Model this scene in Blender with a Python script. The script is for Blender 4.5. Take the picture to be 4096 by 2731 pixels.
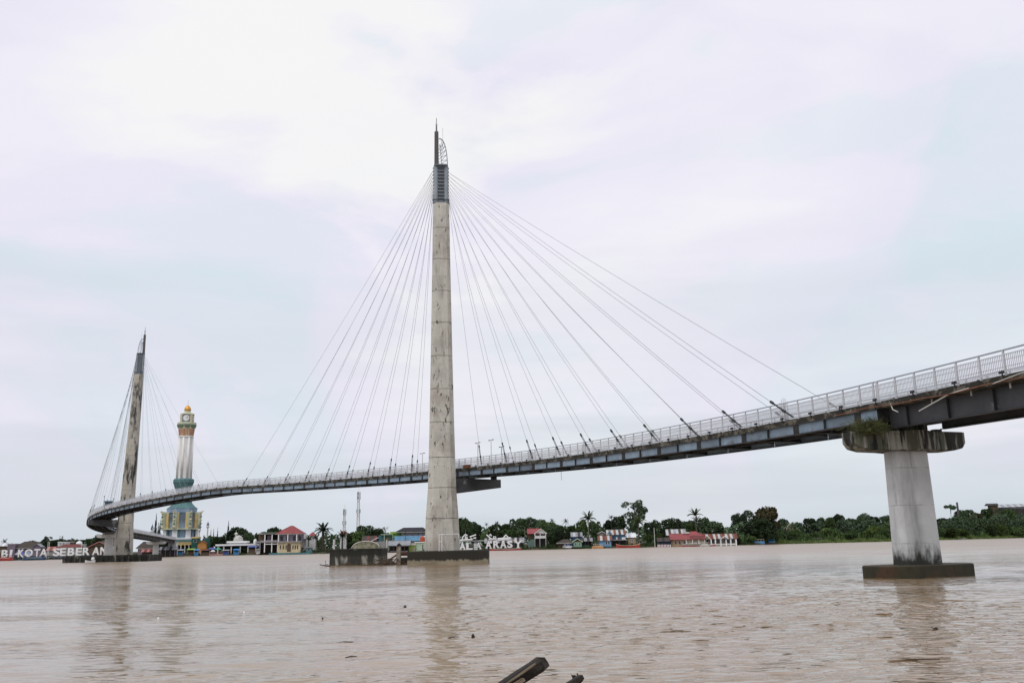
import bpy, math, random
import numpy as np
from mathutils import Vector, Matrix, Euler

random.seed(7); rng = np.random.default_rng(11)
scene = bpy.context.scene
for o in list(bpy.data.objects): bpy.data.objects.remove(o)
col = scene.collection

# ------------------------------------------------------------------ camera
CAM_H = 2.6
WL = .30            # water level
FPX = 3657.0; CX, CY = 2048.0, 1365.5          # focal length and centre of the 4096 px wide picture
roll = math.atan(.0205); pitch = math.atan(465.9/2100*math.cos(roll))
FW = np.array([0, math.cos(pitch), math.sin(pitch)]); U0 = np.array([0, -math.sin(pitch), math.cos(pitch)]); R0 = np.array([1., 0, 0])
RT = math.cos(roll)*R0 - math.sin(roll)*U0; UP = math.sin(roll)*R0 + math.cos(roll)*U0
camd = bpy.data.cameras.new('camera'); cam = bpy.data.objects.new('camera', camd); col.objects.link(cam)
cam.matrix_world = Matrix(((RT[0], UP[0], -FW[0], 0), (RT[1], UP[1], -FW[1], 0), (RT[2], UP[2], -FW[2], CAM_H), (0, 0, 0, 1)))
camd.sensor_width = 36; camd.lens = 36*FPX/4096; camd.clip_start = .1; camd.clip_end = 20000
scene.camera = cam

# ------------------------------------------------------------------ sky, sun, exposure
SUN_EL, SUN_AZ = math.radians(58), math.radians(-150)   # overcast: the sun only a soft brightness high up
world = bpy.data.worlds.new('World'); scene.world = world; world.use_nodes = True
nt = world.node_tree; nt.nodes.clear()
def N(t, **k):
    n = nt.nodes.new(t)
    for a, b in k.items(): setattr(n, a, b)
    return n
out = N('ShaderNodeOutputWorld'); bg = N('ShaderNodeBackground'); bg.inputs['Strength'].default_value = 1.0
sky = N('ShaderNodeTexSky', sky_type='NISHITA', sun_disc=False); sky.sun_elevation = SUN_EL; sky.sun_rotation = SUN_AZ
sky.air_density = 1.5; sky.dust_density = 3
skys = N('ShaderNodeVectorMath', operation='SCALE'); skys.inputs['Scale'].default_value = .1
nt.links.new(sky.outputs[0], skys.inputs[0])
tc = N('ShaderNodeTexCoord')
def noise(scale, sx, sy, sz, detail, rough, w=0.0, dist=0.0):
    mp = N('ShaderNodeMapping'); mp.inputs['Scale'].default_value = (sx, sy, sz); mp.inputs['Location'].default_value = (w, w*.7, w*.3)
    nt.links.new(tc.outputs['Generated'], mp.inputs[0])
    n = N('ShaderNodeTexNoise'); n.inputs['Scale'].default_value = scale; n.inputs['Detail'].default_value = detail
    n.inputs['Roughness'].default_value = rough; n.inputs['Distortion'].default_value = dist
    nt.links.new(mp.outputs[0], n.inputs['Vector']); return n.outputs['Fac']
def ramp(fac, stops, interp='EASE'):
    r = N('ShaderNodeValToRGB'); r.color_ramp.interpolation = interp
    e = r.color_ramp.elements
    while len(e) < len(stops): e.new(.5)
    for el, (p, c) in zip(e, stops): el.position = p; el.color = (*c, 1)
    nt.links.new(fac, r.inputs[0]); return r.outputs[0]
def mixc(f, a, b, typ='MIX'):
    m = N('ShaderNodeMix', data_type='RGBA', blend_type=typ)
    if isinstance(f, float): m.inputs['Factor'].default_value = f
    else: nt.links.new(f, m.inputs['Factor'])
    for s, v in (('A', a), ('B', b)):
        i = [q for q in m.inputs if q.name == s and q.type == 'RGBA'][0]
        if isinstance(v, tuple): i.default_value = (*v, 1)
        else: nt.links.new(v, i)
    return [q for q in m.outputs if q.type == 'RGBA'][0]
SEED_A, SEED_B = 1.7, 3.3
sep = N('ShaderNodeSeparateXYZ'); nt.links.new(tc.outputs['Generated'], sep.inputs[0])
BLUE = (.70, .80, .87); LAV = (.845, .815, .94); WHT = (.93, .915, .965); GRY = (.63, .69, .745)
big = noise(1.25, 1, 1, 1.5, 4, .5, SEED_A, .5)
c1 = ramp(big, [(.43, BLUE), (.48, LAV), (.62, WHT)])
mid = noise(2.6, 1, 1, 2.6, 6, .55, SEED_B, .5)
c2 = ramp(mid, [(.40, (.68, .785, .865)), (.49, (.845, .815, .94)), (.62, (.95, .94, .97))])
c12 = mixc(.40, c1, c2)
# low cloud bank: grey blue close above the horizon, breaking up higher
lown = noise(2.4, 1, 1, 9, 4, .5, 2.2, .2)
lowz = N('ShaderNodeMath', operation='MULTIPLY_ADD'); nt.links.new(lown, lowz.inputs[0]); lowz.inputs[1].default_value = .26; nt.links.new(sep.outputs['Z'], lowz.inputs[2])
lowf = ramp(lowz.outputs[0], [(.10, (1, 1, 1)), (.20, (.6, .6, .6)), (.27, (.12, .12, .12)), (.34, (.3, .3, .3)), (.46, (0, 0, 0))])
c3 = mixc(lowf, c12, GRY)
# thin cloud letting more light through high on the left
dt_ = N('ShaderNodeVectorMath', operation='DOT_PRODUCT'); nt.links.new(tc.outputs['Generated'], dt_.inputs[0]); dt_.inputs[1].default_value = (-.155, .878, .452)
ga = N('ShaderNodeMath', operation='MULTIPLY_ADD'); nt.links.new(mid, ga.inputs[0]); ga.inputs[1].default_value = .20; nt.links.new(dt_.outputs['Value'], ga.inputs[2])
gs = N('ShaderNodeMath', operation='SUBTRACT'); nt.links.new(ga.outputs[0], gs.inputs[0]); gs.inputs[1].default_value = .115
glow = ramp(gs.outputs[0], [(.964, (0, 0, 0)), (.976, (.38, .38, .38)), (.990, (.85, .85, .85))])
c3 = mixc(glow, c3, (.955, .95, .945))
c4 = mixc(.04, c3, skys.outputs[0])
nt.links.new(c4, bg.inputs['Color']); nt.links.new(bg.outputs[0], out.inputs[0])
sd = bpy.data.lights.new('sun', 'SUN'); sd.energy = 1.5; sd.angle = math.radians(40); sd.color = (1, .97, .93)
sun = bpy.data.objects.new('sun', sd); col.objects.link(sun)
sun.rotation_euler = (math.radians(90)-SUN_EL, 0, math.radians(-25)); sun.location = (0, 0, 200)
scene.view_settings.view_transform = 'Standard'; scene.view_settings.look = 'None'
scene.view_settings.exposure = 0; scene.view_settings.gamma = 1; scene.view_settings.use_curve_mapping = False

# ------------------------------------------------------------------ picture <-> place
def ray(px, py):
    d = (px-CX)/FPX*RT - (py-CY)/FPX*UP + FW
    return d/d[1]
def W(px, py, d):
    r = ray(px, py); return np.array([r[0]*d, d, CAM_H + r[2]*d])
def camdepth(P): return float((np.array(P)-np.array([0, 0, CAM_H]))@FW)

# ------------------------------------------------------------------ mesh builder
class MB:
    def __init__(s): s.v = []; s.f = []
    def add(s, v, f):
        n = len(s.v); s.v += [tuple(map(float, p)) for p in v]; s.f += [tuple(i+n for i in q) for q in f]; return s
    def box(s, x0, x1, y0, y1, z0, z1):
        v = [(x, y, z) for z in (z0, z1) for y in (y0, y1) for x in (x0, x1)]
        return s.add(v, [(0, 2, 3, 1), (4, 5, 7, 6), (0, 1, 5, 4), (2, 6, 7, 3), (0, 4, 6, 2), (1, 3, 7, 5)])
    def beam(s, a, b, w, h=None, up=(0, 0, 1)):
        a = np.array(a, float); b = np.array(b, float); h = h or w
        d = b-a; L = np.linalg.norm(d); d = d/max(L, 1e-9); u = np.array(up, float)
        if abs(d@u) > .98: u = np.array([1., 0, 0]) if abs(d[0]) < .9 else np.array([0, 1., 0])
        r = np.cross(d, u); r /= np.linalg.norm(r); u = np.cross(r, d)
        v = [p + r*w/2*i + u*h/2*j for p in (a, b) for i, j in ((-1, -1), (1, -1), (1, 1), (-1, 1))]
        return s.add(v, [(3, 2, 1, 0), (4, 5, 6, 7)] + [(k, (k+1) % 4, (k+1) % 4+4, k+4) for k in range(4)])
    def tube(s, pts, r, n=6, cap=True):
        pts = [np.array(p, float) for p in pts]; rs = r if hasattr(r, '__len__') else [r]*len(pts)
        rings = []; ref = None
        for i, p in enumerate(pts):
            d = pts[min(i+1, len(pts)-1)]-pts[max(i-1, 0)]; d = d/max(np.linalg.norm(d), 1e-9)
            u = np.array([0, 0, 1.]) if abs(d[2]) < .9 else np.array([1., 0, 0])
            if ref is not None: u = ref
            a = np.cross(d, u); a /= max(np.linalg.norm(a), 1e-9); b = np.cross(a, d); ref = b
            rings.append([p + rs[i]*(a*math.cos(t)+b*math.sin(t)) for t in np.linspace(0, 2*math.pi, n, endpoint=False)])
        return s.rings(rings, cap)
    def rings(s, rings, cap=True, closed=True):
        n = len(rings[0]); v = [p for r in rings for p in r]; f = []
        for i in range(len(rings)-1):
            for k in range(n if closed else n-1):
                k2 = (k+1) % n; f.append((i*n+k, i*n+k2, (i+1)*n+k2, (i+1)*n+k))
        if cap: f.append(tuple(range(n-1, -1, -1))); f.append(tuple((len(rings)-1)*n+k for k in range(n)))
        return s.add(v, f)
    def lathe(s, prof, n=12, c=(0, 0), rot=0, cap=True):
        return s.rings([[(c[0]+r*math.cos(t+rot), c[1]+r*math.sin(t+rot), z) for t in np.linspace(0, 2*math.pi, n, endpoint=False)] for r, z in prof], cap)
    def prism(s, poly, z0, z1):   # poly in xy
        return s.rings([[(x, y, z0) for x, y in poly], [(x, y, z1) for x, y in poly]])
    def extr(s, poly, y0, y1):    # poly in xz, extruded along y
        return s.rings([[(x, y0, z) for x, z in poly], [(x, y1, z) for x, z in poly]])
    def slab(s, quad, t):         # a sheet given by 3 or 4 corners, thickness t downwards
        q = [np.array(p, float) for p in quad]; nn = np.cross(q[1]-q[0], q[-1]-q[0]); nn /= np.linalg.norm(nn)
        if nn[2] < 0: nn = -nn
        return s.rings([[p-nn*t for p in q], q])
    def mesh(s, name, off=(0, 0, 0), smooth=False):
        m = bpy.data.meshes.new(name); o = np.array(off, float)
        m.from_pydata([tuple(np.array(p)-o) for p in s.v] if any(off) else s.v, [], s.f)
        m.update()
        bmn = __import__('bmesh').new(); bmn.from_mesh(m); __import__('bmesh').ops.recalc_face_normals(bmn, faces=bmn.faces); bmn.to_mesh(m); bmn.free()
        if smooth: m.polygons.foreach_set('use_smooth', [True]*len(m.polygons))
        return m

def wloc(o):
    p = np.array(o.location)
    while o.parent: o = o.parent; p = p+np.array(o.location)
    return p
def link(name, mesh, mat=None, parent=None):
    if mat is not None and not mesh.materials: mesh.materials.append(mat)
    o = bpy.data.objects.new(name, mesh); col.objects.link(o)
    if parent is not None: o.parent = parent
    return o
def part(mb, name, mat, parent, world=False, smooth=False):
    off = wloc(parent) if (world and parent is not None) else (0, 0, 0)
    return link(name, mb.mesh(name, tuple(off), smooth), mat, parent)
def tag(o, label, cat, group=None):
    o['label'] = label; o['category'] = cat
    if group: o['group'] = group
    return o
def thing(name, label, cat, loc=(0, 0, 0), rz=0, group=None):
    o = bpy.data.objects.new(name, None); col.objects.link(o); o.location = [float(q) for q in loc]; o.rotation_euler = (0, 0, rz); o.empty_display_size = .5
    return tag(o, label, cat, group)
def copy_tree(o, parent=None):
    c = o.copy(); col.objects.link(c); c.parent = parent
    for ch in list(o.children): copy_tree(ch, c)
    return c
def struct(o): o['kind'] = 'structure'; return o
def stuff(o): o['kind'] = 'stuff'; return o

# ------------------------------------------------------------------ materials
MATS = {}
def mat(name, c, rough=.75, var=.18, scale=1.5, stain=None, thr=.55, st_scale=(1, 1, 1), st_amt=.8, soft=.12, bump=0., bscale=20., metallic=0., rnd=0., spec=.3, detail=5, lines=None, band=None, forms=None):
    """colour + uneven tone, an optional stain layer of its own shape (noise, may be stretched), object-random tone"""
    if name in MATS: return MATS[name]
    m = bpy.data.materials.new(name); m.use_nodes = True; t = m.node_tree; b = t.nodes['Principled BSDF']; L = t.links.new
    b.inputs['Roughness'].default_value = rough; b.inputs['Metallic'].default_value = metallic; b.inputs['Specular IOR Level'].default_value = spec
    tcn = t.nodes.new('ShaderNodeTexCoord')
    def noi(sc, vec=None, det=detail, ro=.6):
        n = t.nodes.new('ShaderNodeTexNoise'); n.inputs['Scale'].default_value = sc; n.inputs['Detail'].default_value = det; n.inputs['Roughness'].default_value = ro
        L(vec if vec is not None else tcn.outputs['Object'], n.inputs['Vector']); return n.outputs['Fac']
    def mx(f, a, bb, typ='MIX'):
        q = t.nodes.new('ShaderNodeMix'); q.data_type = 'RGBA'; q.blend_type = typ
        if isinstance(f, float): q.inputs[0].default_value = f
        else: L(f, q.inputs[0])
        for i, vv in ((6, a), (7, bb)):
            if isinstance(vv, tuple): q.inputs[i].default_value = (*vv[:3], 1)
            else: L(vv, q.inputs[i])
        return q.outputs[2]
    def rmp(f, a, bb, va=0., vb=1.):
        q = t.nodes.new('ShaderNodeMapRange'); q.interpolation_type = 'SMOOTHSTEP'; L(f, q.inputs[0]); q.inputs[1].default_value = a; q.inputs[2].default_value = bb; q.inputs[3].default_value = va; q.inputs[4].default_value = vb; return q.outputs[0]
    c = tuple(c)
    lo = tuple(x*(1-var) for x in c); hi = tuple(min(1, x*(1+var)) for x in c)
    cc = mx(rmp(noi(scale), .3, .7), lo, hi)
    if lines:    # pale form marks: thin vertical and level lines
        lc, lscale = lines
        mp = t.nodes.new('ShaderNodeMapping'); mp.inputs['Scale'].default_value = lscale; L(tcn.outputs['Object'], mp.inputs[0])
        cc = mx(rmp(noi(1., mp.outputs[0], 3), .58, .66, 0, .7), cc, lc)
    if forms:    # board marks of the formwork: broken pale or dark seams
        fc_, bw, bh, am = forms
        sx = t.nodes.new('ShaderNodeSeparateXYZ'); L(tcn.outputs['Object'], sx.inputs[0]); cb = t.nodes.new('ShaderNodeCombineXYZ'); L(sx.outputs['X'], cb.inputs[0]); L(sx.outputs['Z'], cb.inputs[1])
        bt = t.nodes.new('ShaderNodeTexBrick'); L(cb.outputs[0], bt.inputs['Vector']); bt.inputs['Scale'].default_value = 1.0; bt.inputs['Brick Width'].default_value = bw; bt.inputs['Row Height'].default_value = bh; bt.inputs['Mortar Size'].default_value = .045; bt.inputs['Mortar Smooth'].default_value = .4; bt.offset = .37
        mm = t.nodes.new('ShaderNodeMath'); mm.operation = 'MULTIPLY'; L(bt.outputs['Fac'], mm.inputs[0]); L(rmp(noi(.8, None, 4), .42, .6, 0, am), mm.inputs[1]); cc = mx(mm.outputs[0], cc, fc_)
        cc = mx(.22, cc, mx(rmp(noi(.25, None, 2), .4, .6), tuple(x*.75 for x in c), tuple(min(1, x*1.2) for x in c)))
    layers = stain if isinstance(stain, list) else ([(stain, thr, soft, st_scale, st_amt)] if stain else [])
    for (sc_, th, so, ss, am) in layers:
        mp = t.nodes.new('ShaderNodeMapping'); mp.inputs['Scale'].default_value = ss; mp.inputs['Location'].default_value = (th*7, so*31, am*5); L(tcn.outputs['Object'], mp.inputs[0])
        cc = mx(rmp(noi(1., mp.outputs[0], 8, .65), th, th+so, 0, am), cc, tuple(sc_))
    if band:     # a water mark: everything below / above a wavy height takes a colour
        for (bc, z0, z1, wob, am) in band:
            sp = t.nodes.new('ShaderNodeSeparateXYZ'); L(tcn.outputs['Object'], sp.inputs[0])
            mp = t.nodes.new('ShaderNodeMapping'); mp.inputs['Scale'].default_value = (1, 1, .35); L(tcn.outputs['Object'], mp.inputs[0])
            ma = t.nodes.new('ShaderNodeMath'); ma.operation = 'MULTIPLY_ADD'; L(noi(1.3, mp.outputs[0], 7, .7), ma.inputs[0]); ma.inputs[1].default_value = wob; L(sp.outputs['Z'], ma.inputs[2])
            cc = mx(rmp(ma.outputs[0], min(z0, z1)+wob/2, max(z0, z1)+wob/2, *((0, am) if z1 > z0 else (am, 0))), cc, tuple(bc))
    if rnd:
        oi = t.nodes.new('ShaderNodeObjectInfo'); hs = t.nodes.new('ShaderNodeHueSaturation'); L(cc, hs.inputs['Color'])
        L(rmp(oi.outputs['Random'], 0, 1, 1-rnd, 1+rnd), hs.inputs['Value']); cc = hs.outputs[0]
    L(cc, b.inputs['Base Color'])
    if bump:
        bn = t.nodes.new('ShaderNodeBump'); bn.inputs['Strength'].default_value = bump; bn.inputs['Distance'].default_value = .05; L(noi(bscale), bn.inputs['Height']); L(bn.outputs[0], b.inputs['Normal'])
    MATS[name] = m; return m

BLK = (.018, .018, .016)
M_pyl = mat('pylon_concrete', (.47, .45, .395), .85, .16, .45, stain=[((.20, .185, .15), .51, .18, (.7, .7, .16), .55), ((.30, .255, .215), .5, .1, (.25, .25, .22), .5), (BLK, .585, .06, (1.9, 1.9, .7), .85), ((.52, .49, .43), .57, .04, (1.6, 1.6, .07), .6)], forms=((.62, .60, .54), 1.15, 1.45, .85), bump=.25, bscale=9)
M_pyl2 = mat('stained_pylon_concrete', (.40, .375, .32), .85, .16, .5, stain=[((.15, .14, .11), .52, .18, (.35, .35, .12), .7), (BLK, .515, .09, (.5, .5, .13), .92)], bump=.25, bscale=9)
M_pier = mat('grey_pier_concrete', (.58, .58, .57), .8, .12, .7, stain=[((.22, .22, .22), .48, .25, (.5, .5, .10), .7), ((.10, .10, .095), .66, .08, (1.5, 1.5, .5), .7)], band=[((.02, .022, .014), 2.2, 1.2, 3.6, .97)], forms=((.30, .30, .30), 3.1, 2.2, .7), bump=.2, bscale=8)
M_pierfar = mat('far_pier_concrete', (.42, .42, .41), .8, .1, .7)
M_capdark = mat('mouldy_cap_concrete', (.22, .21, .17), .85, .25, .9, stain=[((.05, .055, .035), .40, .14, (.7, .7, .2), .9), (BLK, .37, .12, (1.1, 1.1, .22), .97), ((.33, .32, .28), .66, .05, (1.2, 1.2, .7), .8)], bump=.4, bscale=6)
M_pierhead = mat('streaked_pier_head', (.30, .29, .25), .85, .22, .9, stain=[((.07, .075, .045), .44, .12, (1.6, 1.6, .14), .85), (BLK, .47, .08, (1.3, 1.3, .16), .96), ((.42, .41, .37), .66, .05, (1.5, 1.5, .9), .8)], bump=.4, bscale=6)
M_foot = mat('wet_brown_footing', (.038, .034, .018), .7, .3, .9, stain=[((.07, .035, .018), .5, .12, (.5, .5, .3), .8), ((.03, .03, .018), .55, .1, (1, 1, .6), .8)], bump=.3, bscale=6)
M_pcap = mat('tide_marked_pile_cap', (.24, .205, .145), .85, .2, .8, stain=[((.16, .13, .08), .5, .15, (.4, .4, 2), .6)], band=[((.022, .02, .016), .72, .95, 1.5, .97), ((.10, .075, .045), .30, .0, .35, .8)], bump=.4, bscale=5)
M_dolph = mat('black_streaked_dolphin', (.26, .25, .22), .85, .25, .8, stain=[((.025, .025, .02), .40, .1, (.9, .9, .12), .95), ((.28, .22, .15), .6, .1, (.8, .8, .5), .5)], band=[((.02, .02, .016), 1.2, 1.75, 1.6, .97), ((.13, .10, .065), .5, .1, .7, .7)], bump=.4, bscale=5)
M_slab = mat('stained_slab_edge', (.13, .115, .09), .9, .3, 1.4, stain=[((.025, .023, .018), .42, .1, (1.1, 1.1, 1.6), .93), ((.36, .34, .29), .655, .05, (1.4, 1.4, 2.5), .75), ((.16, .08, .035), .64, .08, (.6, .6, 1.5), .6)], bump=.5, bscale=8)
M_girder = mat('blue_grey_girder_paint', (.19, .25, .31), .5, .16, .9, stain=[((.085, .07, .06), .54, .14, (.5, .5, 1.1), .7), ((.16, .08, .045), .62, .08, (1.2, 1.2, .6), .7), ((.38, .40, .42), .66, .06, (.9, .9, .5), .6)], rnd=.30, spec=.4)
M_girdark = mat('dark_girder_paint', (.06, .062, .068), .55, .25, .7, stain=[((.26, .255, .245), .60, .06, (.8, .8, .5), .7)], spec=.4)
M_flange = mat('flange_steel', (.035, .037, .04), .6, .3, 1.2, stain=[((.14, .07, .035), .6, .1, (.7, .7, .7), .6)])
M_splice = mat('dark_splice_steel', (.05, .048, .045), .6, .3, 2)
M_rail = mat('galvanised_rail', (.54, .55, .58), .45, .1, .6, metallic=0., spec=.5)
M_hand = mat('grey_hand_rail', (.30, .32, .35), .4, .1, .6, spec=.5)
M_cable = mat('stay_cable_sheath', (.26, .265, .28), .6, .1, .2)
M_socket = mat('black_socket', (.03, .03, .032), .5, .2, 3)
M_head = mat('grey_steel_head', (.25, .28, .31), .5, .15, .8, spec=.4)
M_headd = mat('dark_steel_head', (.10, .115, .135), .5, .2, .8, spec=.4)
M_spire = mat('brown_grey_spire', (.085, .08, .078), .6, .2, .5)
M_rust = mat('rusty_pipe', (.20, .085, .045), .8, .3, 2)
M_white = mat('white_paint', (.72, .72, .72), .6, .06, .5)
M_offw = mat('weathered_white', (.55, .54, .50), .7, .15, .6)
M_letter = mat('white_letter_panel', (.70, .70, .70), .5, .08, .3, stain=[((.45, .44, .40), .62, .1, (.3, .3, .3), .5)])
M_wood = mat('rotten_black_wood', (.022, .018, .014), .75, .5, 3, stain=[((.11, .09, .06), .6, .08, (6, 6, 1), .7)], bump=.8, bscale=14)
M_woodl = mat('weathered_wood', (.12, .09, .06), .85, .3, 2, bump=.5, bscale=12)
M_debris = mat('driftwood', (.075, .055, .035), .9, .4, 1.5)
# ------------------------------------------------------------------ river
def build_water():
    def axis(c0, lo, hi, s0, g, smax):
        a = [c0]; s = s0
        while a[-1] < hi: a.append(a[-1]+s); s = min(s*g, smax)
        return a
    xp = [0.]; s = .10
    while xp[-1] < 3000:
        xp.append(xp[-1]+s)
        s = .10 if xp[-1] < 11 else min(s*1.012, 60)
    xs = np.array([-q for q in xp[:0:-1]]+xp)
    ys = [10.]; s = .085
    while ys[-1] < 3000:
        ys.append(ys[-1]+s); s = .085 if ys[-1] < 36 else min(s*1.012, 60)
    ys = np.array([-400., -100, -20, 0, 6, 8, 9, 9.6]+ys)
    X, Y = np.meshgrid(xs, ys)
    dx = np.gradient(xs)[None, :]*np.ones_like(Y); dy = np.gradient(ys)[:, None]*np.ones_like(X); cell = np.maximum(dx, dy)
    Z = np.zeros_like(X); r = np.random.default_rng(5)
    # slow patches where the wind ripples are stronger or weaker
    patch = np.zeros_like(X)
    for i in range(7):
        a = r.uniform(0, 6.28); l = r.uniform(9, 34); patch += np.sin((X*math.cos(a)*.5+Y*math.sin(a))*6.283/l+r.uniform(0, 6.28))
    patch = .62+.38*np.tanh(patch*.45) + .45*np.clip((X+2)/14, -.6, 1)*np.clip((60-Y)/40, 0, 1)
    patch = np.clip(patch, .22, 1.5)
    wx = .35*np.sin(X*.21+Y*.13)+.3*np.sin(Y*.33-X*.11+1.7)
    wy = .35*np.sin(X*.17-Y*.23+.6)+.25*np.sin(Y*.41+X*.29)
    for i in range(64):
        l = .34*(7.0**r.random()); a = math.radians(r.normal(84, 19)); k = 6.283/l
        amp = .0085*l**1.05*r.uniform(.5, 1.15)
        att = np.clip((l/cell-2.6)/2.5, 0, 1)
        ph = ((X+wx)*math.cos(a)+(Y+wy)*math.sin(a))*k+r.uniform(0, 6.28)
        s_ = np.sin(ph); Z += amp*att*patch*(s_+.22*np.cos(2*ph))*.33
    m = bpy.data.meshes.new('river'); nx, ny = len(xs), len(ys)
    co = np.stack([X, Y, Z], -1).reshape(-1, 3).astype(np.float32)
    m.vertices.add(len(co)); m.vertices.foreach_set('co', co.ravel())
    i = np.arange(nx*ny).reshape(ny, nx); q = np.stack([i[:-1, :-1], i[:-1, 1:], i[1:, 1:], i[1:, :-1]], -1).reshape(-1, 4)
    m.loops.add(q.size); m.loops.foreach_set('vertex_index', q.ravel().astype(np.int32))
    m.polygons.add(len(q)); m.polygons.foreach_set('loop_start', np.arange(0, q.size, 4, dtype=np.int32)); m.polygons.foreach_set('loop_total', np.full(len(q), 4, np.int32))
    m.polygons.foreach_set('use_smooth', [True]*len(q)); m.update(calc_edges=True)
    w = bpy.data.materials.new('muddy_river_water'); w.use_nodes = True; t = w.node_tree; b = t.nodes['Principled BSDF']; L = t.links.new
    b.inputs['Base Color'].default_value = (.30, .19, .11, 1); b.inputs['Roughness'].default_value = .07; b.inputs['IOR'].default_value = 2.5; b.inputs['Specular IOR Level'].default_value = .5
    g = t.nodes.new('ShaderNodeTexCoord')
    def noi(sx, sy, det, ro=.5):
        mp = t.nodes.new('ShaderNodeMapping'); mp.inputs['Scale'].default_value = (sx, sy, 1); L(g.outputs['Object'], mp.inputs[0])
        n = t.nodes.new('ShaderNodeTexNoise'); n.inputs['Scale'].default_value = 1; n.inputs['Detail'].default_value = det; n.inputs['Roughness'].default_value = ro; L(mp.outputs[0], n.inputs['Vector']); return n.outputs['Fac']
    # silt clouds: slightly paler and darker mud
    mx = t.nodes.new('ShaderNodeMix'); mx.data_type = 'RGBA'; L(noi(.06, .16, 4), mx.inputs[0]); mx.inputs[6].default_value = (.18, .12, .058, 1); mx.inputs[7].default_value = (.26, .17, .088, 1); L(mx.outputs[2], b.inputs['Base Color'])
    b1 = t.nodes.new('ShaderNodeBump'); b1.inputs['Strength'].default_value = .3; b1.inputs['Distance'].default_value = .035; L(noi(.9, 3.6, 3), b1.inputs['Height'])
    b2 = t.nodes.new('ShaderNodeBump'); b2.inputs['Strength'].default_value = .4; b2.inputs['Distance'].default_value = .15; L(noi(.2, 1.0, 5, .6), b2.inputs['Height']); L(b1.outputs[0], b2.inputs['Normal'])
    # short crested wavelets with sharp backs, in wind patches
    def mth(op, a, c=None, d=None):
        q = t.nodes.new('ShaderNodeMath'); q.operation = op
        for i, vv in enumerate((a, c, d)):
            if vv is None: continue
            if isinstance(vv, (int, float)): q.inputs[i].default_value = vv
            else: L(vv, q.inputs[i])
        return q.outputs[0]
    rid = mth('MULTIPLY', mth('ABSOLUTE', mth('SUBTRACT', noi(.95, 2.0, 2, .45), .5)), -1.0)
    pa = t.nodes.new('ShaderNodeMapRange'); pa.interpolation_type = 'SMOOTHSTEP'; gd = t.nodes.new('ShaderNodeVectorMath'); gd.operation = 'DISTANCE'; L(g.outputs['Object'], gd.inputs[0]); gd.inputs[1].default_value = (15, 22, 0); gm = t.nodes.new('ShaderNodeMapRange'); gm.interpolation_type = 'SMOOTHSTEP'; L(gd.outputs['Value'], gm.inputs[0]); gm.inputs[1].default_value = 22; gm.inputs[2].default_value = 6; gm.inputs[3].default_value = 0; gm.inputs[4].default_value = .12; L(mth('ADD', noi(.045, .11, 3), gm.outputs[0]), pa.inputs[0]); pa.inputs[1].default_value = .40; pa.inputs[2].default_value = .64; pa.inputs[3].default_value = .05; pa.inputs[4].default_value = 1.0
    b3 = t.nodes.new('ShaderNodeBump'); b3.inputs['Distance'].default_value = .38; L(pa.outputs[0], b3.inputs['Strength']); L(rid, b3.inputs['Height']); L(b2.outputs[0], b3.inputs['Normal'])
    L(b3.outputs[0], b.inputs['Normal'])
    # the open middle of the river is ruffled by finer ripples than the mesh holds
    sp = t.nodes.new('ShaderNodeSeparateXYZ'); L(g.outputs['Object'], sp.inputs[0])
    ro = t.nodes.new('ShaderNodeMapRange'); ro.interpolation_type = 'SMOOTHSTEP'; L(sp.outputs['Y'], ro.inputs[0]); ro.inputs[1].default_value = 30; ro.inputs[2].default_value = 230; ro.inputs[3].default_value = .06; ro.inputs[4].default_value = .34; L(ro.outputs[0], b.inputs['Roughness'])
    m.materials.append(w); o = bpy.data.objects.new('river', m); o.location.z = WL; col.objects.link(o); struct(o)
build_water()

# ------------------------------------------------------------------ far bank
SHORE = [(-2500, 380), (-700, 380), (-320, 385), (-200, 392), (-150, 438), (-120, 432), (-60, 402), (-10, 388), (40, 388), (80, 398), (125, 432), (190, 470), (250, 530), (330, 590), (700, 700), (2500, 800)]
SX = np.array([a for a, b in SHORE], float); SY = np.array([b for a, b in SHORE], float)
def shore_y(x): return float(np.interp(x, SX, SY))
def ground_z(x, y):
    t = y-shore_y(x)
    z = np.interp(t, [-8, 0, 5, 14, 60, 400, 4000], [-1.5, -.1, 1.0, 1.5, 2.2, 3., 4.])
    hill = 13*np.clip((x-170)/160, 0, 1)*np.clip((t-25)/70, 0, 1)
    return float(z+hill)
def build_bank():
    xs = sorted(set(list(np.linspace(-2500, 2500, 60))+list(np.linspace(-340, 420, 150)))); ts = [-8, -2, 0, 2, 5, 9, 14, 30, 60, 95, 150, 400, 1500, 6000]
    v = []; f = []
    for x in xs:
        for t in ts:
            y = shore_y(x)+t+(rng.normal(0, .8) if -5 < t < 20 else 0); v.append((x, y, ground_z(x, shore_y(x)+t)+(rng.normal(0, .12) if 0 < t < 20 else 0)))
    n = len(ts)
    for i in range(len(xs)-1):
        for k in range(n-1): f.append((i*n+k, (i+1)*n+k, (i+1)*n+k+1, i*n+k+1))
    m = bpy.data.meshes.new('river_bank'); m.from_pydata(v, [], f); m.update()
    M_bank = mat('muddy_green_bank', (.075, .062, .04), .95, .3, .12, stain=[((.035, .05, .018), .48, .12, (.08, .08, .08), .9)])
    struct(link('river_bank', m, M_bank))
build_bank()

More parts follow.
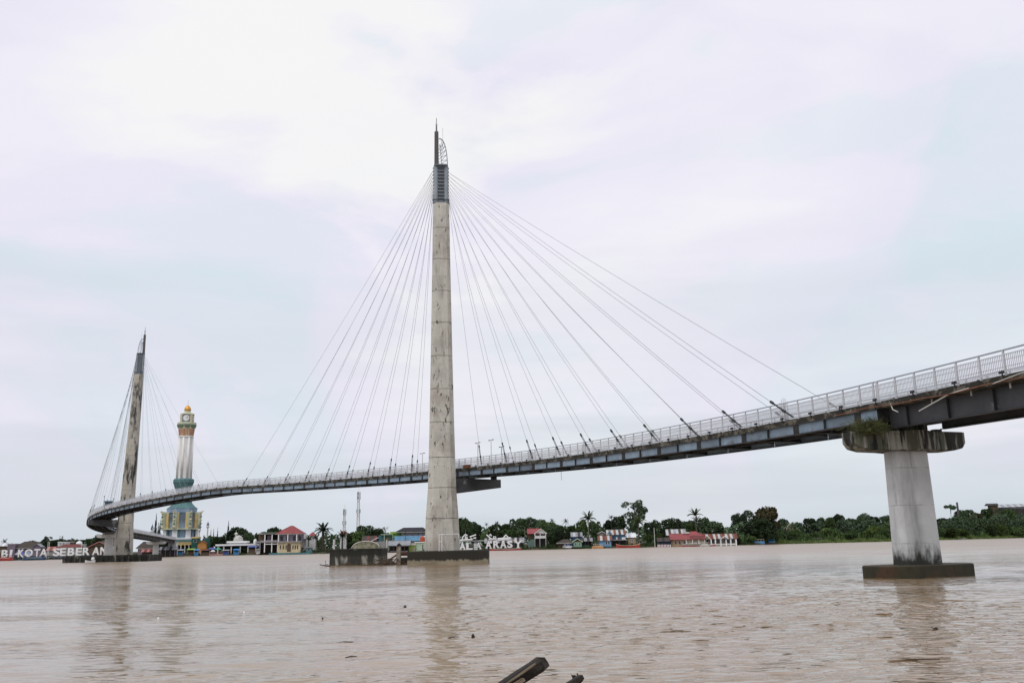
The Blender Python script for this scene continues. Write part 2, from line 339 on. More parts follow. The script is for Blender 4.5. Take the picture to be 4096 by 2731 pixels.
# ------------------------------------------------------------------ bridge line (plan heading and height along the deck, one unit = one cable bay)
BAY = 6.8474; DW = 5.0; RAIL_H = 1.26
_hk = np.array([0, 4, 8, 12, 16, 20, 24, 30.]); _hv = np.array([.9285, .762, .6513, .5203, .4005, .3023, .201, .1968])
_zk = np.array([-50, -42, -33, -27, -21, -16, -10.5, -5, 0, 5, 10, 16.]); _zv = np.array([7.8475, 8.9633, 10.0996, 11.3411, 12.4788, 13.3644, 14.605, 13.7969, 12.9126, 11.7067, 10.6612, 9.6611])
PS = np.arange(-52, 17.01, .25); _i0 = int(np.argmin(abs(PS)))
_h = np.interp(abs(PS+10.5), _hk, _hv); _z = np.interp(PS, _zk, _zv)
_k = np.hanning(15)[1:-1]; _k /= _k.sum(); _n = len(_k)//2
HS = np.convolve(np.pad(_h, _n, 'edge'), _k, 'valid'); ZS = np.convolve(np.pad(_z, _n, 'edge'), _k, 'valid')
_dx = np.sin(HS)*BAY*.25; _dy = -np.cos(HS)*BAY*.25
LX = np.concatenate([[0], np.cumsum((_dx[1:]+_dx[:-1])/2)]); LY = np.concatenate([[0], np.cumsum((_dy[1:]+_dy[:-1])/2)])
LX = LX-LX[_i0]-9.6121; LY = LY-LY[_i0]+127.9539
def head(p): return float(np.interp(p, PS, HS))
def nrm(p): h = head(p); return np.array([math.cos(h), math.sin(h), 0])
def tan(p): h = head(p); return np.array([math.sin(h), -math.cos(h), 0])
def P(p, off=0., dz=0.):
    return np.array([np.interp(p, PS, LX), np.interp(p, PS, LY), np.interp(p, PS, ZS)+dz])+nrm(p)*off
def run(mb, prof, p0, p1, step=.25):
    ps = np.linspace(p0, p1, max(2, int(math.ceil((p1-p0)/step-1e-6))+1))
    return mb.rings([[P(p, o, z) for o, z in prof] for p in ps])
def rect(o0, o1, z0, z1): return [(o0, z0), (o1, z0), (o1, z1), (o0, z1)]
P_A, P_B = -33.0, 11.78            # ends of the cable stayed part (expansion joints above the end piers)
P_END, P_NEAR = -51., 16.6
SLAB, GD, AGD = .36, .70, 1.15     # slab edge, edge girder depth, approach girder depth
deck = thing('footbridge', 'S-curved pedestrian bridge deck with white picket railings on blue-grey steel girders', 'bridge', P(-10.5, 2.5, -1))
def dpart(mb, name, m, parent=None, **k): return part(mb, name, m, parent or deck, world=True, **k)
for a, b in ((P_END, P_A-.01), (P_A+.01, P_B-.012), (P_B+.012, P_NEAR)):
    dpart(run(MB(), [(-.05, -SLAB), (-.05, -.02), (0, 0), (.30, 0), (.30, .10), (.34, .10), (.34, -.02), (DW-.34, -.02), (DW-.34, .10), (DW-.30, .10), (DW-.30, 0), (DW, 0), (DW+.05, -.02), (DW+.05, -SLAB)], a, b), 'deck_slab', M_slab)
def panel_prof(side, th=.03, top=-SLAB-.03, dep=GD-.06):
    o = .06 if side == 0 else DW-.06
    return rect(o-th/2, o+th/2, top-dep, top)
def flange(a, b, side, o, z, w): dpart(run(MB(), rect(o-w/2, o+w/2, z-.035, z), a, b), 'girder_flange', M_flange)
for side in (0, 1):
    o = .06 if side == 0 else DW-.06; sg = -1 if side == 0 else 1
    flange(P_A, P_B, side, o, -SLAB-.002, .30); flange(P_A, P_B, side, o, -SLAB-GD+.035, .34)
    p = -33.0; bays = []
    k = -32.5
    while k <= 11.51: bays.append(k); k += 1.0
    edges = sorted(set([P_A]+bays+[b+.5 for b in bays if b+.5 < P_B]+[P_B]))
    for a, b in zip(edges[:-1], edges[1:]):
        dpart(run(MB(), panel_prof(side), a+.005, b-.005), 'girder_panel', M_girder)
    for b in bays:
        dpart(run(MB(), rect(o-.05 if side == 0 else o+.022, o-.022 if side == 0 else o+.05, -SLAB-GD+.05, -SLAB-.05), b-.045, b+.045, .1), 'splice_plate', M_splice)
        if side == 0 and b > -4:
            for r_ in range(6):
                z = -SLAB-.11-r_*.095
                dpart(run(MB(), rect(o-.085, o-.052, z-.03, z), b-.042, b+.042, .1), 'splice_rib', M_flange)
        if b+.5 < P_B:
            dpart(MB().beam(P(b+.5, o+sg*.10, -SLAB-GD+.04), P(b+.5, o+sg*.10, -SLAB-.05), .025, .16, up=tuple(nrm(b+.5))), 'web_stiffener', M_flange)
    # approach girders under the overhanging slab
    for a, b in ((P_END, P_A-.03), (P_B+.03, P_NEAR)):
        oo = .75 if side == 0 else DW-.75
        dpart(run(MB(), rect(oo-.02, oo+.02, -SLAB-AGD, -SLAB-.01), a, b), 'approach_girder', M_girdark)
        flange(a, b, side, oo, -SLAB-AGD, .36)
        for q in np.arange(a+.25, b, .5):
            dpart(MB().beam(P(q, oo+sg*.10, -SLAB-AGD), P(q, oo+sg*.10, -SLAB-.05), .03, .17, up=tuple(nrm(q))), 'web_stiffener', M_flange)
for q in np.arange(P_END+.5, P_NEAR, .5):
    deep = P_A < q < P_B; a, b = (.08, DW-.08) if deep else (.78, DW-.78)
    hgt = .45 if abs((q-.5) % 1) < .01 else .28
    mb = MB().beam(P(q, a, -SLAB-.12-hgt/2), P(q, b, -SLAB-.12-hgt/2), .05, hgt); zz = -SLAB-.12-hgt
    mb.beam(P(q, a, zz), P(q, b, zz), .2, .03)
    dpart(mb, 'crossbeam', M_flange)
dpart(run(MB(), rect(1.6, 1.72, -SLAB-.5, -SLAB-.3), P_A, P_B), 'stringer', M_flange); dpart(run(MB(), rect(3.3, 3.42, -SLAB-.5, -SLAB-.3), P_A, P_B), 'stringer', M_flange)
for a, b, i_ in ((P_END, P_A-.03, .8), (P_A+.01, P_B-.012, .12), (P_B+.03, P_NEAR, .8)): dpart(run(MB(), rect(i_, DW-i_, -SLAB-.03, -SLAB-.004), a, b), 'soffit_shade_sheet', mat('soffit_shade', (.03, .031, .033), .8, .3, 1))  # thin sheet added below the slab, underside shade put into its near-black colour
for q in (P_B-.012, P_A+.01): dpart(MB().beam(P(q, .05, -.75), P(q, DW-.05, -.75), .12, .65), 'end_beam', M_flange)

# railings
def rail_run(o, z, r, m, name): dpart(run(MB(), [(o-r, z-r), (o+r, z-r), (o+r, z+r), (o-r, z+r)], P_END, P_NEAR, .25), name, m)
posts = []; pick = []
for side, o in ((0, .10), (1, DW-.10)):
    rail_run(o, RAIL_H, .034, M_hand, 'hand_rail'); rail_run(o, RAIL_H*.83, .022, M_rail, 'rail_bar'); rail_run(o, RAIL_H*.63, .016, M_rail, 'rail_bar'); rail_run(o, RAIL_H*.36, .016, M_rail, 'rail_bar'); rail_run(o, RAIL_H*.13, .022, M_rail, 'rail_bar')
    q = P_NEAR-.05
    while q > P_END: posts.append((q, o)); q -= .25
    for d_ in (-.03, .03): posts.append((P_B+d_, o))
    q = P_NEAR-.03
    while q > P_END: pick.append((q, o)); q -= .0178
posts = [s for s in posts if s[0] < 13.9]; pick = [s for s in pick if s[0] < 13.9]
posts.sort(key=lambda s: -s[0]+(0 if s[1] < 1 else .6)); pick.sort(key=lambda s: -s[0]+(0 if s[1] < 1 else 3.5))
pm = MB().box(-.045, .045, -.04, .04, -.30, RAIL_H+.01).mesh('rail_post'); pm.materials.append(M_rail)
km = MB().box(-.016, .016, -.012, .012, RAIL_H*.10, RAIL_H*.84).mesh('picket'); km.materials.append(M_rail)
rest = MB()
for i, (q, o) in enumerate(posts):
    c = P(q, o)
    if i < 300:
        ob = link('rail_post', pm, None, deck); ob.location = c-wloc(deck); ob.rotation_euler = (0, 0, head(q))
    else: rest.box(c[0]-.035, c[0]+.035, c[1]-.035, c[1]+.035, c[2]-.05, c[2]+RAIL_H)
stuff(dpart(rest, 'far_rail_posts', M_rail))
rv = []; rf = []
for i, (q, o) in enumerate(pick):
    c = P(q, o)
    if i < 300:
        ob = link('picket', km, None, deck); ob.location = c-wloc(deck); ob.rotation_euler = (0, 0, head(q))
    else:
        n = len(rv); a = .014
        rv += [(c[0]+sx*a, c[1]+sy*a, c[2]+z) for z in (RAIL_H*.10, RAIL_H*.84) for sx, sy in ((-1, -1), (1, -1), (1, 1), (-1, 1))]
        rf += [(n+j, n+(j+1) % 4, n+4+(j+1) % 4, n+4+j) for j in range(4)]
rm = MB(); rm.v = rv; rm.f = rf
stuff(dpart(rm, 'far_pickets', M_rail))

# floodlights and brackets on the near slab edge, conduit along the near approach
for i, q in enumerate(np.arange(-21.2, 13.9, .5)):
    fl = MB(); c = P(q, -.06, -.2); fl.beam(c, P(q, -.12, .10), .05); t = tan(q); f0 = P(q, -.14, .16)
    fl.beam(f0-t*.13, f0+t*.13, .12, .14)
    dpart(fl, 'floodlight', M_socket)
    if i % 2 == 0:
        dpart(MB().beam(P(q+.25, -.09, -.30), P(q+.25, -.09, .06), .09, .09), 'edge_bracket', M_slab)
dpart(MB().tube([P(q, -.14-.03*math.sin(q*5), -.30-.05*math.sin(q*3.1)-.03*math.sin(q*9)) for q in np.arange(11.2, 16.5, .1)], .028, 5), 'conduit', M_rust)
dpart(MB().tube([P(12.0, -.1, -.25), P(12.03, -.14, -.6), P(12.1, -.16, -.8)], .03, 5), 'hanging_pipe', M_offw)
dpart(MB().tube([P(12.35, -.1, -.95), P(12.72, -.14, -.38), P(12.95, -.14, -.27)], .03, 5), 'hanging_pipe', M_offw)
dpart(MB().tube([P(13.2, -.14, -.30), P(13.45, -.2, -.12), P(13.55, -.2, -.05)], .025, 5), 'hanging_pipe', M_offw)
for q in (12.45, 12.9, 13.3, 13.7): dpart(MB().beam(P(q, .25, -SLAB-.25), P(q, .25, -SLAB), .06), 'drain_spout', M_offw)
dpart(MB().tube([P(3.2, 4.9, -1.05), P(3.2, 4.9, -1.9), P(3.2, 4.95, -2.1)], .02, 4), 'hanging_wire', M_socket)

# ------------------------------------------------------------------ pylons
def octo(w, dp, ch=.24):
    c = ch*min(w, dp); a, b = w/2, dp/2
    return [(-a+c, -b), (a-c, -b), (a, -b+c), (a, b-c), (a-c, b), (-a+c, b), (-a, b-c), (-a, -b+c)]
PYL = P(.75, -3.2); PYL[2] = 0
MIDC = P(-10.5, DW/2)
PYL2 = np.array([2*MIDC[0]-PYL[0], 2*MIDC[1]-PYL[1], 0])
rows = [(2203, 1694, 1836), (2074, 1701, 1831.5), (1952, 1713, 1825), (1832, 1716, 1821), (1692, 1719.5, 1817), (1560, 1722, 1814), (1429, 1725, 1810.6), (1296, 1727.6, 1808.4), (1170, 1729.8, 1805.7), (1043, 1730, 1801), (919, 1731.5, 1799), (818, 1735, 1797.5)]
SEC = []
for y, a, b in rows:
    z = W(1765, y, PYL[1])[2]; dpt = camdepth((PYL[0], PYL[1]-1.5, z)); SEC.append((z, (b-a)/FPX*dpt))
zrow = lambda y: W(1765, y, PYL[1])[2]
Z_HEAD, Z_SP, Z_TOP, Z_ANT = zrow(668), zrow(665), zrow(529), zrow(473)
def make_pylon(loc, flip, label, M_c, anchors, ndir_p, lean=0.):
    t = thing('bridge_pylon', label, 'pylon', loc)
    o = np.array(loc); fs = -1 if flip else 1
    n = nrm(ndir_p)*fs                      # towards the deck
    rz = math.radians(7)+(math.pi if flip else 0); cr, sr = math.cos(rz), math.sin(rz)
    loc2 = lambda x, y, z: (x*cr-y*sr+lean*z, x*sr+y*cr, z)
    ring = lambda w, dp, z: [loc2(x, y, z) for x, y in octo(w, dp)]
    for (z0, w0), (z1, w1) in zip(SEC[:-1], SEC[1:]):
        g = .05
        mb = MB().rings([ring(w0*.955, w0*.77, z0), ring(w0*.955, w0*.77, z0+g), ring(w0, w0*.82, z0+g+.01), ring(w1, w1*.82, z1-g), ring(w1*.955, w1*.77, z1-g+.01), ring(w1*.955, w1*.77, z1)])
        part(mb, 'shaft_segment', M_c, t)
    wt = SEC[-1][1]; zt = SEC[-1][0]; hw = wt*.43
    for sx in (-1, 1):
        tb = part(MB().lathe([(.34, zt), (.34, Z_HEAD)], 14, loc2(sx*(hw-.2), 0, Z_HEAD*.92)[:2]), 'head_tube', M_head, t, smooth=False)
        for zz in (zt+.12, zt+.55, zt+1.9):
            if zz < zt+1 : part(MB().lathe([(.46, zz), (.46, zz+.14)], 14, loc2(sx*(hw-.2), 0, Z_HEAD*.92)[:2]), 'head_collar', M_headd, t)
    part(MB().rings([[loc2(x, y, zt) for x, y in ((-.5, -.1), (.5, -.1), (.5, .5), (-.5, .5))], [loc2(x, y, Z_HEAD-.1) for x, y in ((-.5, -.1), (.5, -.1), (.5, .5), (-.5, .5))]]), 'head_core', M_headd, t)
    nr = 11
    for i in range(nr):
        z = zt+.35+i*(Z_HEAD-zt-.5)/(nr-1)
        part(MB().rings([[loc2(x, y, z-.04) for x, y in ((-hw+.45, -.30), (hw-.45, -.30), (hw-.45, .5), (-hw+.45, .5))], [loc2(x, y, z+.04) for x, y in ((-hw+.45, -.30), (hw-.45, -.30), (hw-.45, .5), (-hw+.45, .5))]]), 'anchor_plate', M_head, t)
        for sx in (-1, 1):
            part(MB().rings([[loc2(x*sx, y, z-.10) for x, y in ((hw+.10, 0), (hw+.22, .05), (hw+.22, .3), (hw+.10, .3))], [loc2(x*sx, y, z+.06) for x, y in ((hw+.10, 0), (hw+.18, .05), (hw+.18, .3), (hw+.10, .3))]]), 'anchor_block', M_headd, t)
    part(MB().rings([[loc2(x, y, z) for x, y in octo(2*hw+.1, 1.2)] for z in (Z_HEAD-.02, Z_HEAD+.22)]), 'head_lid', M_headd, t)
    sp = loc2(-(hw-.32), 0, Z_TOP*.95)
    part(MB().rings([[(sp[0]+x, sp[1]+y, Z_HEAD+.2) for x, y in octo(.62, .5)], [(sp[0]+x, sp[1]+y, Z_TOP) for x, y in octo(.56, .45)]]), 'spire', M_spire, t)
    mast = part(MB().lathe([(.12, Z_TOP), (.10, Z_TOP+(Z_ANT-Z_TOP)*.45), (.05, Z_TOP+(Z_ANT-Z_TOP)*.5), (.04, Z_ANT)], 6, sp[:2]), 'antenna_mast', M_headd, t)
    zc = Z_TOP+(Z_ANT-Z_TOP)*.52
    part(MB().tube([(sp[0]+.2*math.cos(a), sp[1]+.2*math.sin(a), zc) for a in np.linspace(0, 6.28, 9)], .02, 4), 'antenna_ring', M_headd, mast)
    # curved lattice fin
    zb, ze = Z_HEAD+.2, zrow(556); xo, xi = hw-.02, -(hw-.32)+.33
    arc = lambda s: (xi+(xo-xi)*math.cos(s*math.pi/2)**.8, zb+(ze-zb)*math.sin(s*math.pi/2))
    inn = lambda s: (xi+.10+(xo-xi)*.28*(1-s), zb+(ze-zb)*s*.78)
    part(MB().tube([loc2(arc(s)[0], -.1, arc(s)[1]) for s in np.linspace(0, 1, 14)], .075, 6), 'fin_chord', M_head, t)
    part(MB().tube([loc2(inn(s)[0], -.1, inn(s)[1]) for s in np.linspace(0, 1, 8)], .055, 6), 'fin_chord', M_head, t)
    ss = np.linspace(0, .8, 7)
    for i, s in enumerate(ss[:-1]):
        a = arc(s); b = inn(min(1, (s+ss[i+1])/2*1.1)); c = arc(ss[i+1]); e = (xi, b[1]-.25)
        part(MB().tube([loc2(a[0], -.1, a[1]), loc2(b[0], -.1, b[1])], .04, 5), 'fin_brace', M_head, t)
        part(MB().tube([loc2(b[0], -.1, b[1]), loc2(c[0], -.1, c[1])], .04, 5), 'fin_brace', M_head, t)
        part(MB().tube([loc2(b[0], -.1, b[1]), loc2(*[e[0], -.1, e[1]])], .04, 5), 'fin_brace', M_head, t)
    part(MB().tube([loc2(hw*.3, -.1, Z_TOP-2.4), loc2(hw*.3, -.1, Z_TOP+.6)], .02, 4), 'lightning_rod', M_head, t)
    part(MB().tube([loc2(-hw*.4, -.1, Z_TOP-1.3), loc2(hw*.3, -.1, Z_TOP-1.3)], .02, 4), 'lightning_rod', M_head, t)
    # bracket below the deck
    zd = P(ndir_p)[2]-SLAB-GD-.25
    br = lambda s, w, z: o*0+np.array([n[0]*s-n[1]*w, n[1]*s+n[0]*w, z])
    L = 3.2+DW+.5
    part(MB().rings([[br(1.0, -.55, zd-2.2), br(1.0, .55, zd-2.2), br(1.0, .55, zd-.05), br(1.0, -.55, zd-.05)], [br(L, -.55, zd-1.25), br(L, .55, zd-1.25), br(L, .55, zd-.15), br(L, -.55, zd-.15)]]), 'deck_bracket', M_girdark, t)
    for s in (3.6, 7.9):
        part(MB().rings([[br(s-.2, -.5, zd-.15), br(s+.2, -.5, zd-.15), br(s+.2, .5, zd-.15), br(s-.2, .5, zd-.15)], [br(s-.2, -.5, zd+.28), br(s+.2, -.5, zd+.28), br(s+.2, .5, zd+.28), br(s-.2, .5, zd+.28)]]), 'bearing', M_flange, t)
    # stay cables
    for k, (q, off) in enumerate(anchors):
        a = P(q, off, .05)-o
        dist = abs(q-ndir_p); zz = zt+.5+(Z_HEAD-zt-.75)*min(1, max(0, (dist-1.2)/9.6))
        sg = math.copysign(1, (a[:2]@np.array([cr, sr])))
        h0 = np.array(loc2(sg*(hw+.15), .1, zz)); d = a-h0; Lc = np.linalg.norm(d); d /= Lc
        sag = lambda s: np.array([0, 0, -.0035*Lc*4*s*(1-s)])
        end = 1-2.6/Lc
        c = part(MB().tube([h0+d*Lc*s+sag(s) for s in np.linspace(0, end, 7)], .019, 5), 'stay_cable', M_cable, t)
        e0 = h0+d*Lc*end+sag(end); u = np.cross(d, [0, 0, 1]); u /= np.linalg.norm(u)
        mb = MB()
        for s_ in (-1, 1): mb.tube([e0+u*.07*s_, a-d*.2+u*.07*s_], .032, 5)
        mb.tube([e0-d*.2, e0+d*.12], .10, 6); mb.tube([e0+d*1.15, e0+d*1.5], .10, 6)
        part(mb, 'cable_socket', M_socket, c)
    return t
anc = []
for off in (.02, DW-.02):
    anc += [(1.5+k, off) for k in range(10)]+[(-1.5-k, off) for k in range(9)]
pyl = make_pylon(PYL, False, 'tall clean grey concrete bridge pylon with steel head, standing beside the black piling block', M_pyl, anc, .75)
anc2 = [(-21-q, DW-o) for q, o in anc]
pyl2 = make_pylon(PYL2, True, 'black-stained concrete bridge pylon with steel head, beside the looping end of the deck', M_pyl2, anc2, -21.75, .022)
# pile caps under the pylons
c = W(1640, 2230, PYL[1])[0], W(1954, 2230, PYL[1])[0]
def capbox(x0, x1, y0, y1, z0, z1):
    return MB().rings([[(x0, y0, z0), (x1, y0, z0), (x1, y1, z0), (x0, y1, z0)], [(x0, y0, z1-.06), (x1, y0, z1-.06), (x1, y1, z1-.06), (x0, y1, z1-.06)], [(x0+.06, y0+.06, z1), (x1-.06, y0+.06, z1), (x1-.06, y1-.06, z1), (x0+.06, y1-.06, z1)]])
part(capbox(c[0]-PYL[0], c[1]-PYL[0], -3.1, 4.5, -1.5, SEC[0][0]+.02), 'pile_cap', M_pcap, pyl)
c2 = W(252, 2230, PYL2[1]-4)[0], W(592, 2230, PYL2[1]-4)[0]
mb = capbox(c2[0]-PYL2[0], c2[1]-PYL2[0], -4.2, 5.5, -1.5, SEC[0][0]+.02)
part(mb, 'pile_cap', M_capdark, pyl2)
for i in range(16):
    x = c2[0]-PYL2[0]+.6+i*(c2[1]-c2[0]-1.2)/15
    part(capbox(x-.22, x+.22, -4.42, -4.205, -1.5, 1.6), 'fender_strip', M_capdark, pyl2)
# white measuring frame on the main pylon cap
gf = MB(); y0 = -3.0; zc0 = SEC[0][0]
for x0, x1, z0, z1 in ((-.15, -.15, 0, 2.1), (.2, .2, 0, 2.1), (-.15, 2.35, 2.1, 2.1), (2.35, 2.35, 1.6, 2.1), (-.15, .2, 1.2, 1.2)):
    gf.tube([(x0, y0, zc0+z0), (x1, y0, zc0+z1)], .045, 6)
gf.tube([(.15, y0, zc0), (.6, y0+.3, zc0+.02), (.2, y0, zc0+.9)], .03, 5)
g = thing('pipe_frame', 'white pipe frame standing on the tide-marked pylon cap', 'frame', PYL+np.array([0, 0, 0])); part(gf, 'pipe', M_white, g)

# ------------------------------------------------------------------ piers
def make_pier(q, label, M_col, M_foot_, M_cap_, zfoot, detail=True, colw=2.75, flip=False, fz=-1.6):
    c = P(q, DW/2); base = np.array([c[0], c[1], 0.]); t = thing('bridge_pier', label, 'pier', base)
    n = nrm(q)*(-1 if flip else 1); a = tan(q)*(-1 if flip else 1)
    ztop = c[2]-SLAB-AGD-.14; zc = ztop-1.15
    pt = lambda s, w, z: np.array([n[0]*s+a[0]*w, n[1]*s+a[1]*w, z])
    oc = octo(colw*.93, 1.25, .2)
    part(MB().rings([[pt(x*k, y*k, z) for x, y in oc] for z, k in ((zfoot, 1.07), (zfoot+3, 1.02), (zc+.05, .97))]), 'column', M_col, t)
    # hammerhead: flat top, rounded ends, swelling nose under the middle
    rings = []
    for s, zb, hw in ((-3.95, ztop-.42, .35), (-3.88, ztop-.70, .55), (-3.55, ztop-.98, .72), (-2.9, ztop-1.12, .82), (-1.5, zc, .95), (-.3, zc-.02, 1.5), (.3, zc-.02, 1.5), (1.5, zc, .95), (2.9, ztop-1.12, .82), (3.55, ztop-.98, .72), (3.88, ztop-.70, .55), (3.95, ztop-.42, .35)):
        rings.append([pt(s, -hw, zb+.06), pt(s, -hw*.85, zb), pt(s, hw*.85, zb), pt(s, hw, zb+.06), pt(s, hw, ztop), pt(s, -hw, ztop)])
    part(MB().rings(rings), 'pier_cap', M_cap_, t)
    for s in (-1.75, 1.75):
        part(MB().rings([[pt(s+x, y-.75, z) for x, y in octo(.7, .5)] for z in (ztop, c[2]-SLAB-GD-.02)]), 'pedestal', M_cap_, t)
        part(MB().rings([[pt(s+x, y+.75, z) for x, y in octo(.6, .5)] for z in (ztop, ztop+.12)]), 'bearing', M_flange, t)
    part(MB().rings([[pt(-1.6, -.2, ztop), pt(1.6, -.2, ztop), pt(1.6, .2, ztop), pt(-1.6, .2, ztop)], [pt(-1.6, -.2, ztop+.8), pt(1.6, -.2, ztop+.8), pt(1.6, .2, ztop+.8), pt(-1.6, .2, ztop+.8)]]), 'upstand', M_cap_, t)
    if detail:
        fo = [(-3.9, -1.2), (-2.6, -2.7), (2.6, -2.7), (3.9, -1.2), (3.9, 1.2), (2.6, 2.7), (-2.6, 2.7), (-3.9, 1.2)]
        rot = math.radians(28); fo = [(x*.96, y*.68) for x, y in fo]; fo = [(x*math.cos(rot)-y*math.sin(rot), x*math.sin(rot)+y*math.cos(rot)) for x, y in fo]
        part(MB().rings([[(x*k, y*k, z) for x, y in fo] for z, k in ((-1.5, 1), (zfoot-.05, 1), (zfoot, .99))]), 'footing', M_foot_, t)
    else:
        part(MB().rings([[pt(x, y, z) for x, y in octo(4.6, 3.6)] for z in (fz, zfoot)]), 'footing', M_foot_, t)
    return t
pier1 = make_pier(11.62, 'smooth grey concrete pier with mouldy hammerhead on a brown footing in the river', M_pier, M_foot, M_pierhead, .98)
pier2 = make_pier(-32.7, 'pale concrete pier standing behind the black-stained pylon', M_pierfar, M_capdark, M_pierfar, 1.0, False, flip=True)
pier3 = make_pier(-45.6, 'pale narrow concrete pier at the muddy bank under the low end of the deck', M_pierfar, M_pierfar, M_pierfar, .9, False, flip=True, colw=2.4)
# ------------------------------------------------------------------ dolphin, fender piles and driftwood by the main pylon
dloc = W(1440, 2263, 125.5); dx0, dx1 = W(1357, 2240, 125.5)[0], W(1525, 2240, 125.5)[0]
dt = thing('mooring_dolphin', 'black-streaked square concrete block rising from the river beside the pylon', 'concrete block', (dloc[0], 125.5, 0))
zt = W(1440, 2193, 125.5)[2]
mb = MB(); w2 = (dx1-dx0)/2; cxo = (dx0+dx1)/2-dloc[0]
def rot2(poly, a, c): return [(c[0]+x*math.cos(a)-y*math.sin(a), c[1]+x*math.sin(a)+y*math.cos(a)) for x, y in poly]
pl = [(-w2, -.2), (w2, -.2), (w2, 6.0), (-w2-1.55, 6.6), (-w2-1.55, 1.2)]
mb.rings([[(x+cxo, y, z) for x, y in pl] for z in (-1.5, zt-.22)]); part(mb, 'block', M_dolph, dt)
pl2 = [(x*1.012, y*1.01-.03) for x, y in pl]
part(MB().rings([[(x+cxo, y, z) for x, y in pl2] for z in (zt-.215, zt)]), 'coping', M_capdark, dt)
M_pile = mat('old_fender_pile', (.24, .21, .17), .85, .3, 1.5, stain=[((.10, .05, .03), .5, .12, (1, 1, .5), .8)])
for x0, x1, yt, nm in ((1586, 1604, 2186, 'square weathered fender pile at the open end of the black dolphin gap'), (1650, 1664, 2188, 'rust-stained fender pile touching the pylon cap')):
    a, b = W(x0, 2230, 123.0), W(x1, 2230, 123.0); z = W(x0, yt, 123.)[2]
    pl_ = thing('fender_pile', nm, 'pile', ((a[0]+b[0])/2, 123., 0)); hw = (b[0]-a[0])/2
    part(MB().rings([[(x, y, zz) for x, y in octo(2*hw*k, 2*hw*k, .12)] for zz, k in ((-1.5, 1.05), (.4, 1.03), (z-.1, .97), (z, .9))]), 'shaft', M_pile, pl_)
    part(MB().lathe([(hw*1.06, .5), (hw*1.06, .62)], 8), 'iron_band', M_rust, pl_)
a, b = W(1600, 2213, 123.), W(1656, 2213, 123.)
o = part(MB().tube([a, b], .27, 12), 'fender_pipe', mat('dark_rusty_pipe', (.07, .035, .022), .8, .4, 2), None); tag(o, 'thick rusty pipe lying level between the two fender piles', 'pipe')
o = part(capbox(a[0]-.1, b[0]+.3, 124.2, 128, -1.5, 1.2), 'fender_wall', M_dolph, None); tag(o, 'low mossy concrete wall behind the two fender piles', 'wall')
mb = MB()
for i in range(190):
    px = random.choice([random.gauss(1555, 22), random.gauss(1555, 22), random.uniform(1290, 1560), random.uniform(1600, 1655)]); d = random.uniform(121.6, 124.6)
    c_ = W(px, 2260, d); L = random.uniform(.3, 1.6); ang = random.gauss(0, .5); el = random.gauss(.1, .35); zc = abs(random.gauss(0, .38)) if 1500 < px < 1600 else abs(random.gauss(0, .16))
    v_ = np.array([math.cos(ang)*math.cos(el), math.sin(ang)*math.cos(el), math.sin(el)])*L/2; c_[2] = zc+WL
    mb.tube([c_-v_, c_+np.array([0, 0, random.uniform(-.05, .08)]), c_+v_], [random.uniform(.02, .07), random.uniform(.02, .07), .015], 4)
for (x0, y0, x1, y1, r_) in ((1538, 2250, 1592, 2213, .10), (1545, 2246, 1585, 2222, .06), (1432, 2228, 1448, 2262, .06), (1478, 2262, 1458, 2220, .05), (1465, 2262, 1500, 2238, .06), (1380, 2262, 1360, 2258, .06), (1302, 2240, 1303, 2262, .03)):
    mb.tube([W(x0, y0, 122.5), W(x1, y1, 122.8)], [r_, r_*.7], 5)
tag(stuff(part(mb, 'driftwood_tangle', M_debris, None)), 'tangle of brown driftwood caught round the black dolphin and piles', 'driftwood')
o = tag(part(MB().tube([W(1336, 2200, 127), W(1337, 2156, 127)], .16, 8), 'marker_pole', M_offw, None), 'short pale pole standing on the black dolphin', 'pole')

# foreground rotten timbers
def plank(a, b, w, h, seed, jag=.09, n=22):
    r = random.Random(seed); a = np.array(a); b = np.array(b); d = b-a; L = np.linalg.norm(d); d /= L
    u = np.cross(d, [0, 1, 0]); u /= np.linalg.norm(u); v = np.cross(d, u); rings = []
    N_ = 8; ks = [r.uniform(.8, 1.15) for _ in range(N_)]
    for i in range(n):
        s = i/(n-1); ring = []
        for k in range(N_):
            t_ = 2*math.pi*k/N_+.4; kk = ks[k]*r.uniform(.94, 1.05)
            x = max(-1, min(1, math.cos(t_)*1.35))*w/2*kk; y = max(-1, min(1, math.sin(t_)*1.35))*h/2*kk
            e = d*(L*s + (r.uniform(-jag, jag*.35) if i == n-1 else 0)); ring.append(a+e+u*x+v*y)
        rings.append(ring)
    return MB().rings(rings)
D0 = 11.5
def timber(name, label, items):
    t = thing(name, label, 'timber', items[0][1])
    for nm, a, b, w, h, sd, m in items: part(plank(a, b, w, h, sd), nm, m, t, world=True)
def wp(px, py, d): return W(px, py, d)
def base_of(a, b):   # run the log down its own axis to below the water
    a = np.array(a); b = np.array(b); d = b-a; s = (-.6-a[2])/d[2]; return a+d*s
t1b, t1a = wp(2180, 2643, D0), wp(2040, 2735, D0-.05)
t2b, t2a = wp(2142, 2652, D0-.18), wp(2030, 2731, D0-.2)
t3b, t3a = wp(2096, 2718, D0-.3), wp(2050, 2745, D0-.32)
timber('broken_timber', 'thick black rotten timber with a splintered end slanting out of the water', [('beam', base_of(t1a, t1b), t1b, .16, .17, 3, M_wood), ('plank', base_of(t2a, t2b), t2b, .022, .10, 5, M_woodl), ('plank', base_of(t3a, t3b), t3b, .07, .04, 9, M_woodl)])
t1b, t1a = wp(2326, 2706, D0), wp(2270, 2742, D0)
t2b, t2a = wp(2292, 2690, D0+.1), wp(2318, 2760, D0+.1)
t3b, t3a = wp(2308, 2692, D0+.12), wp(2325, 2740, D0+.12)
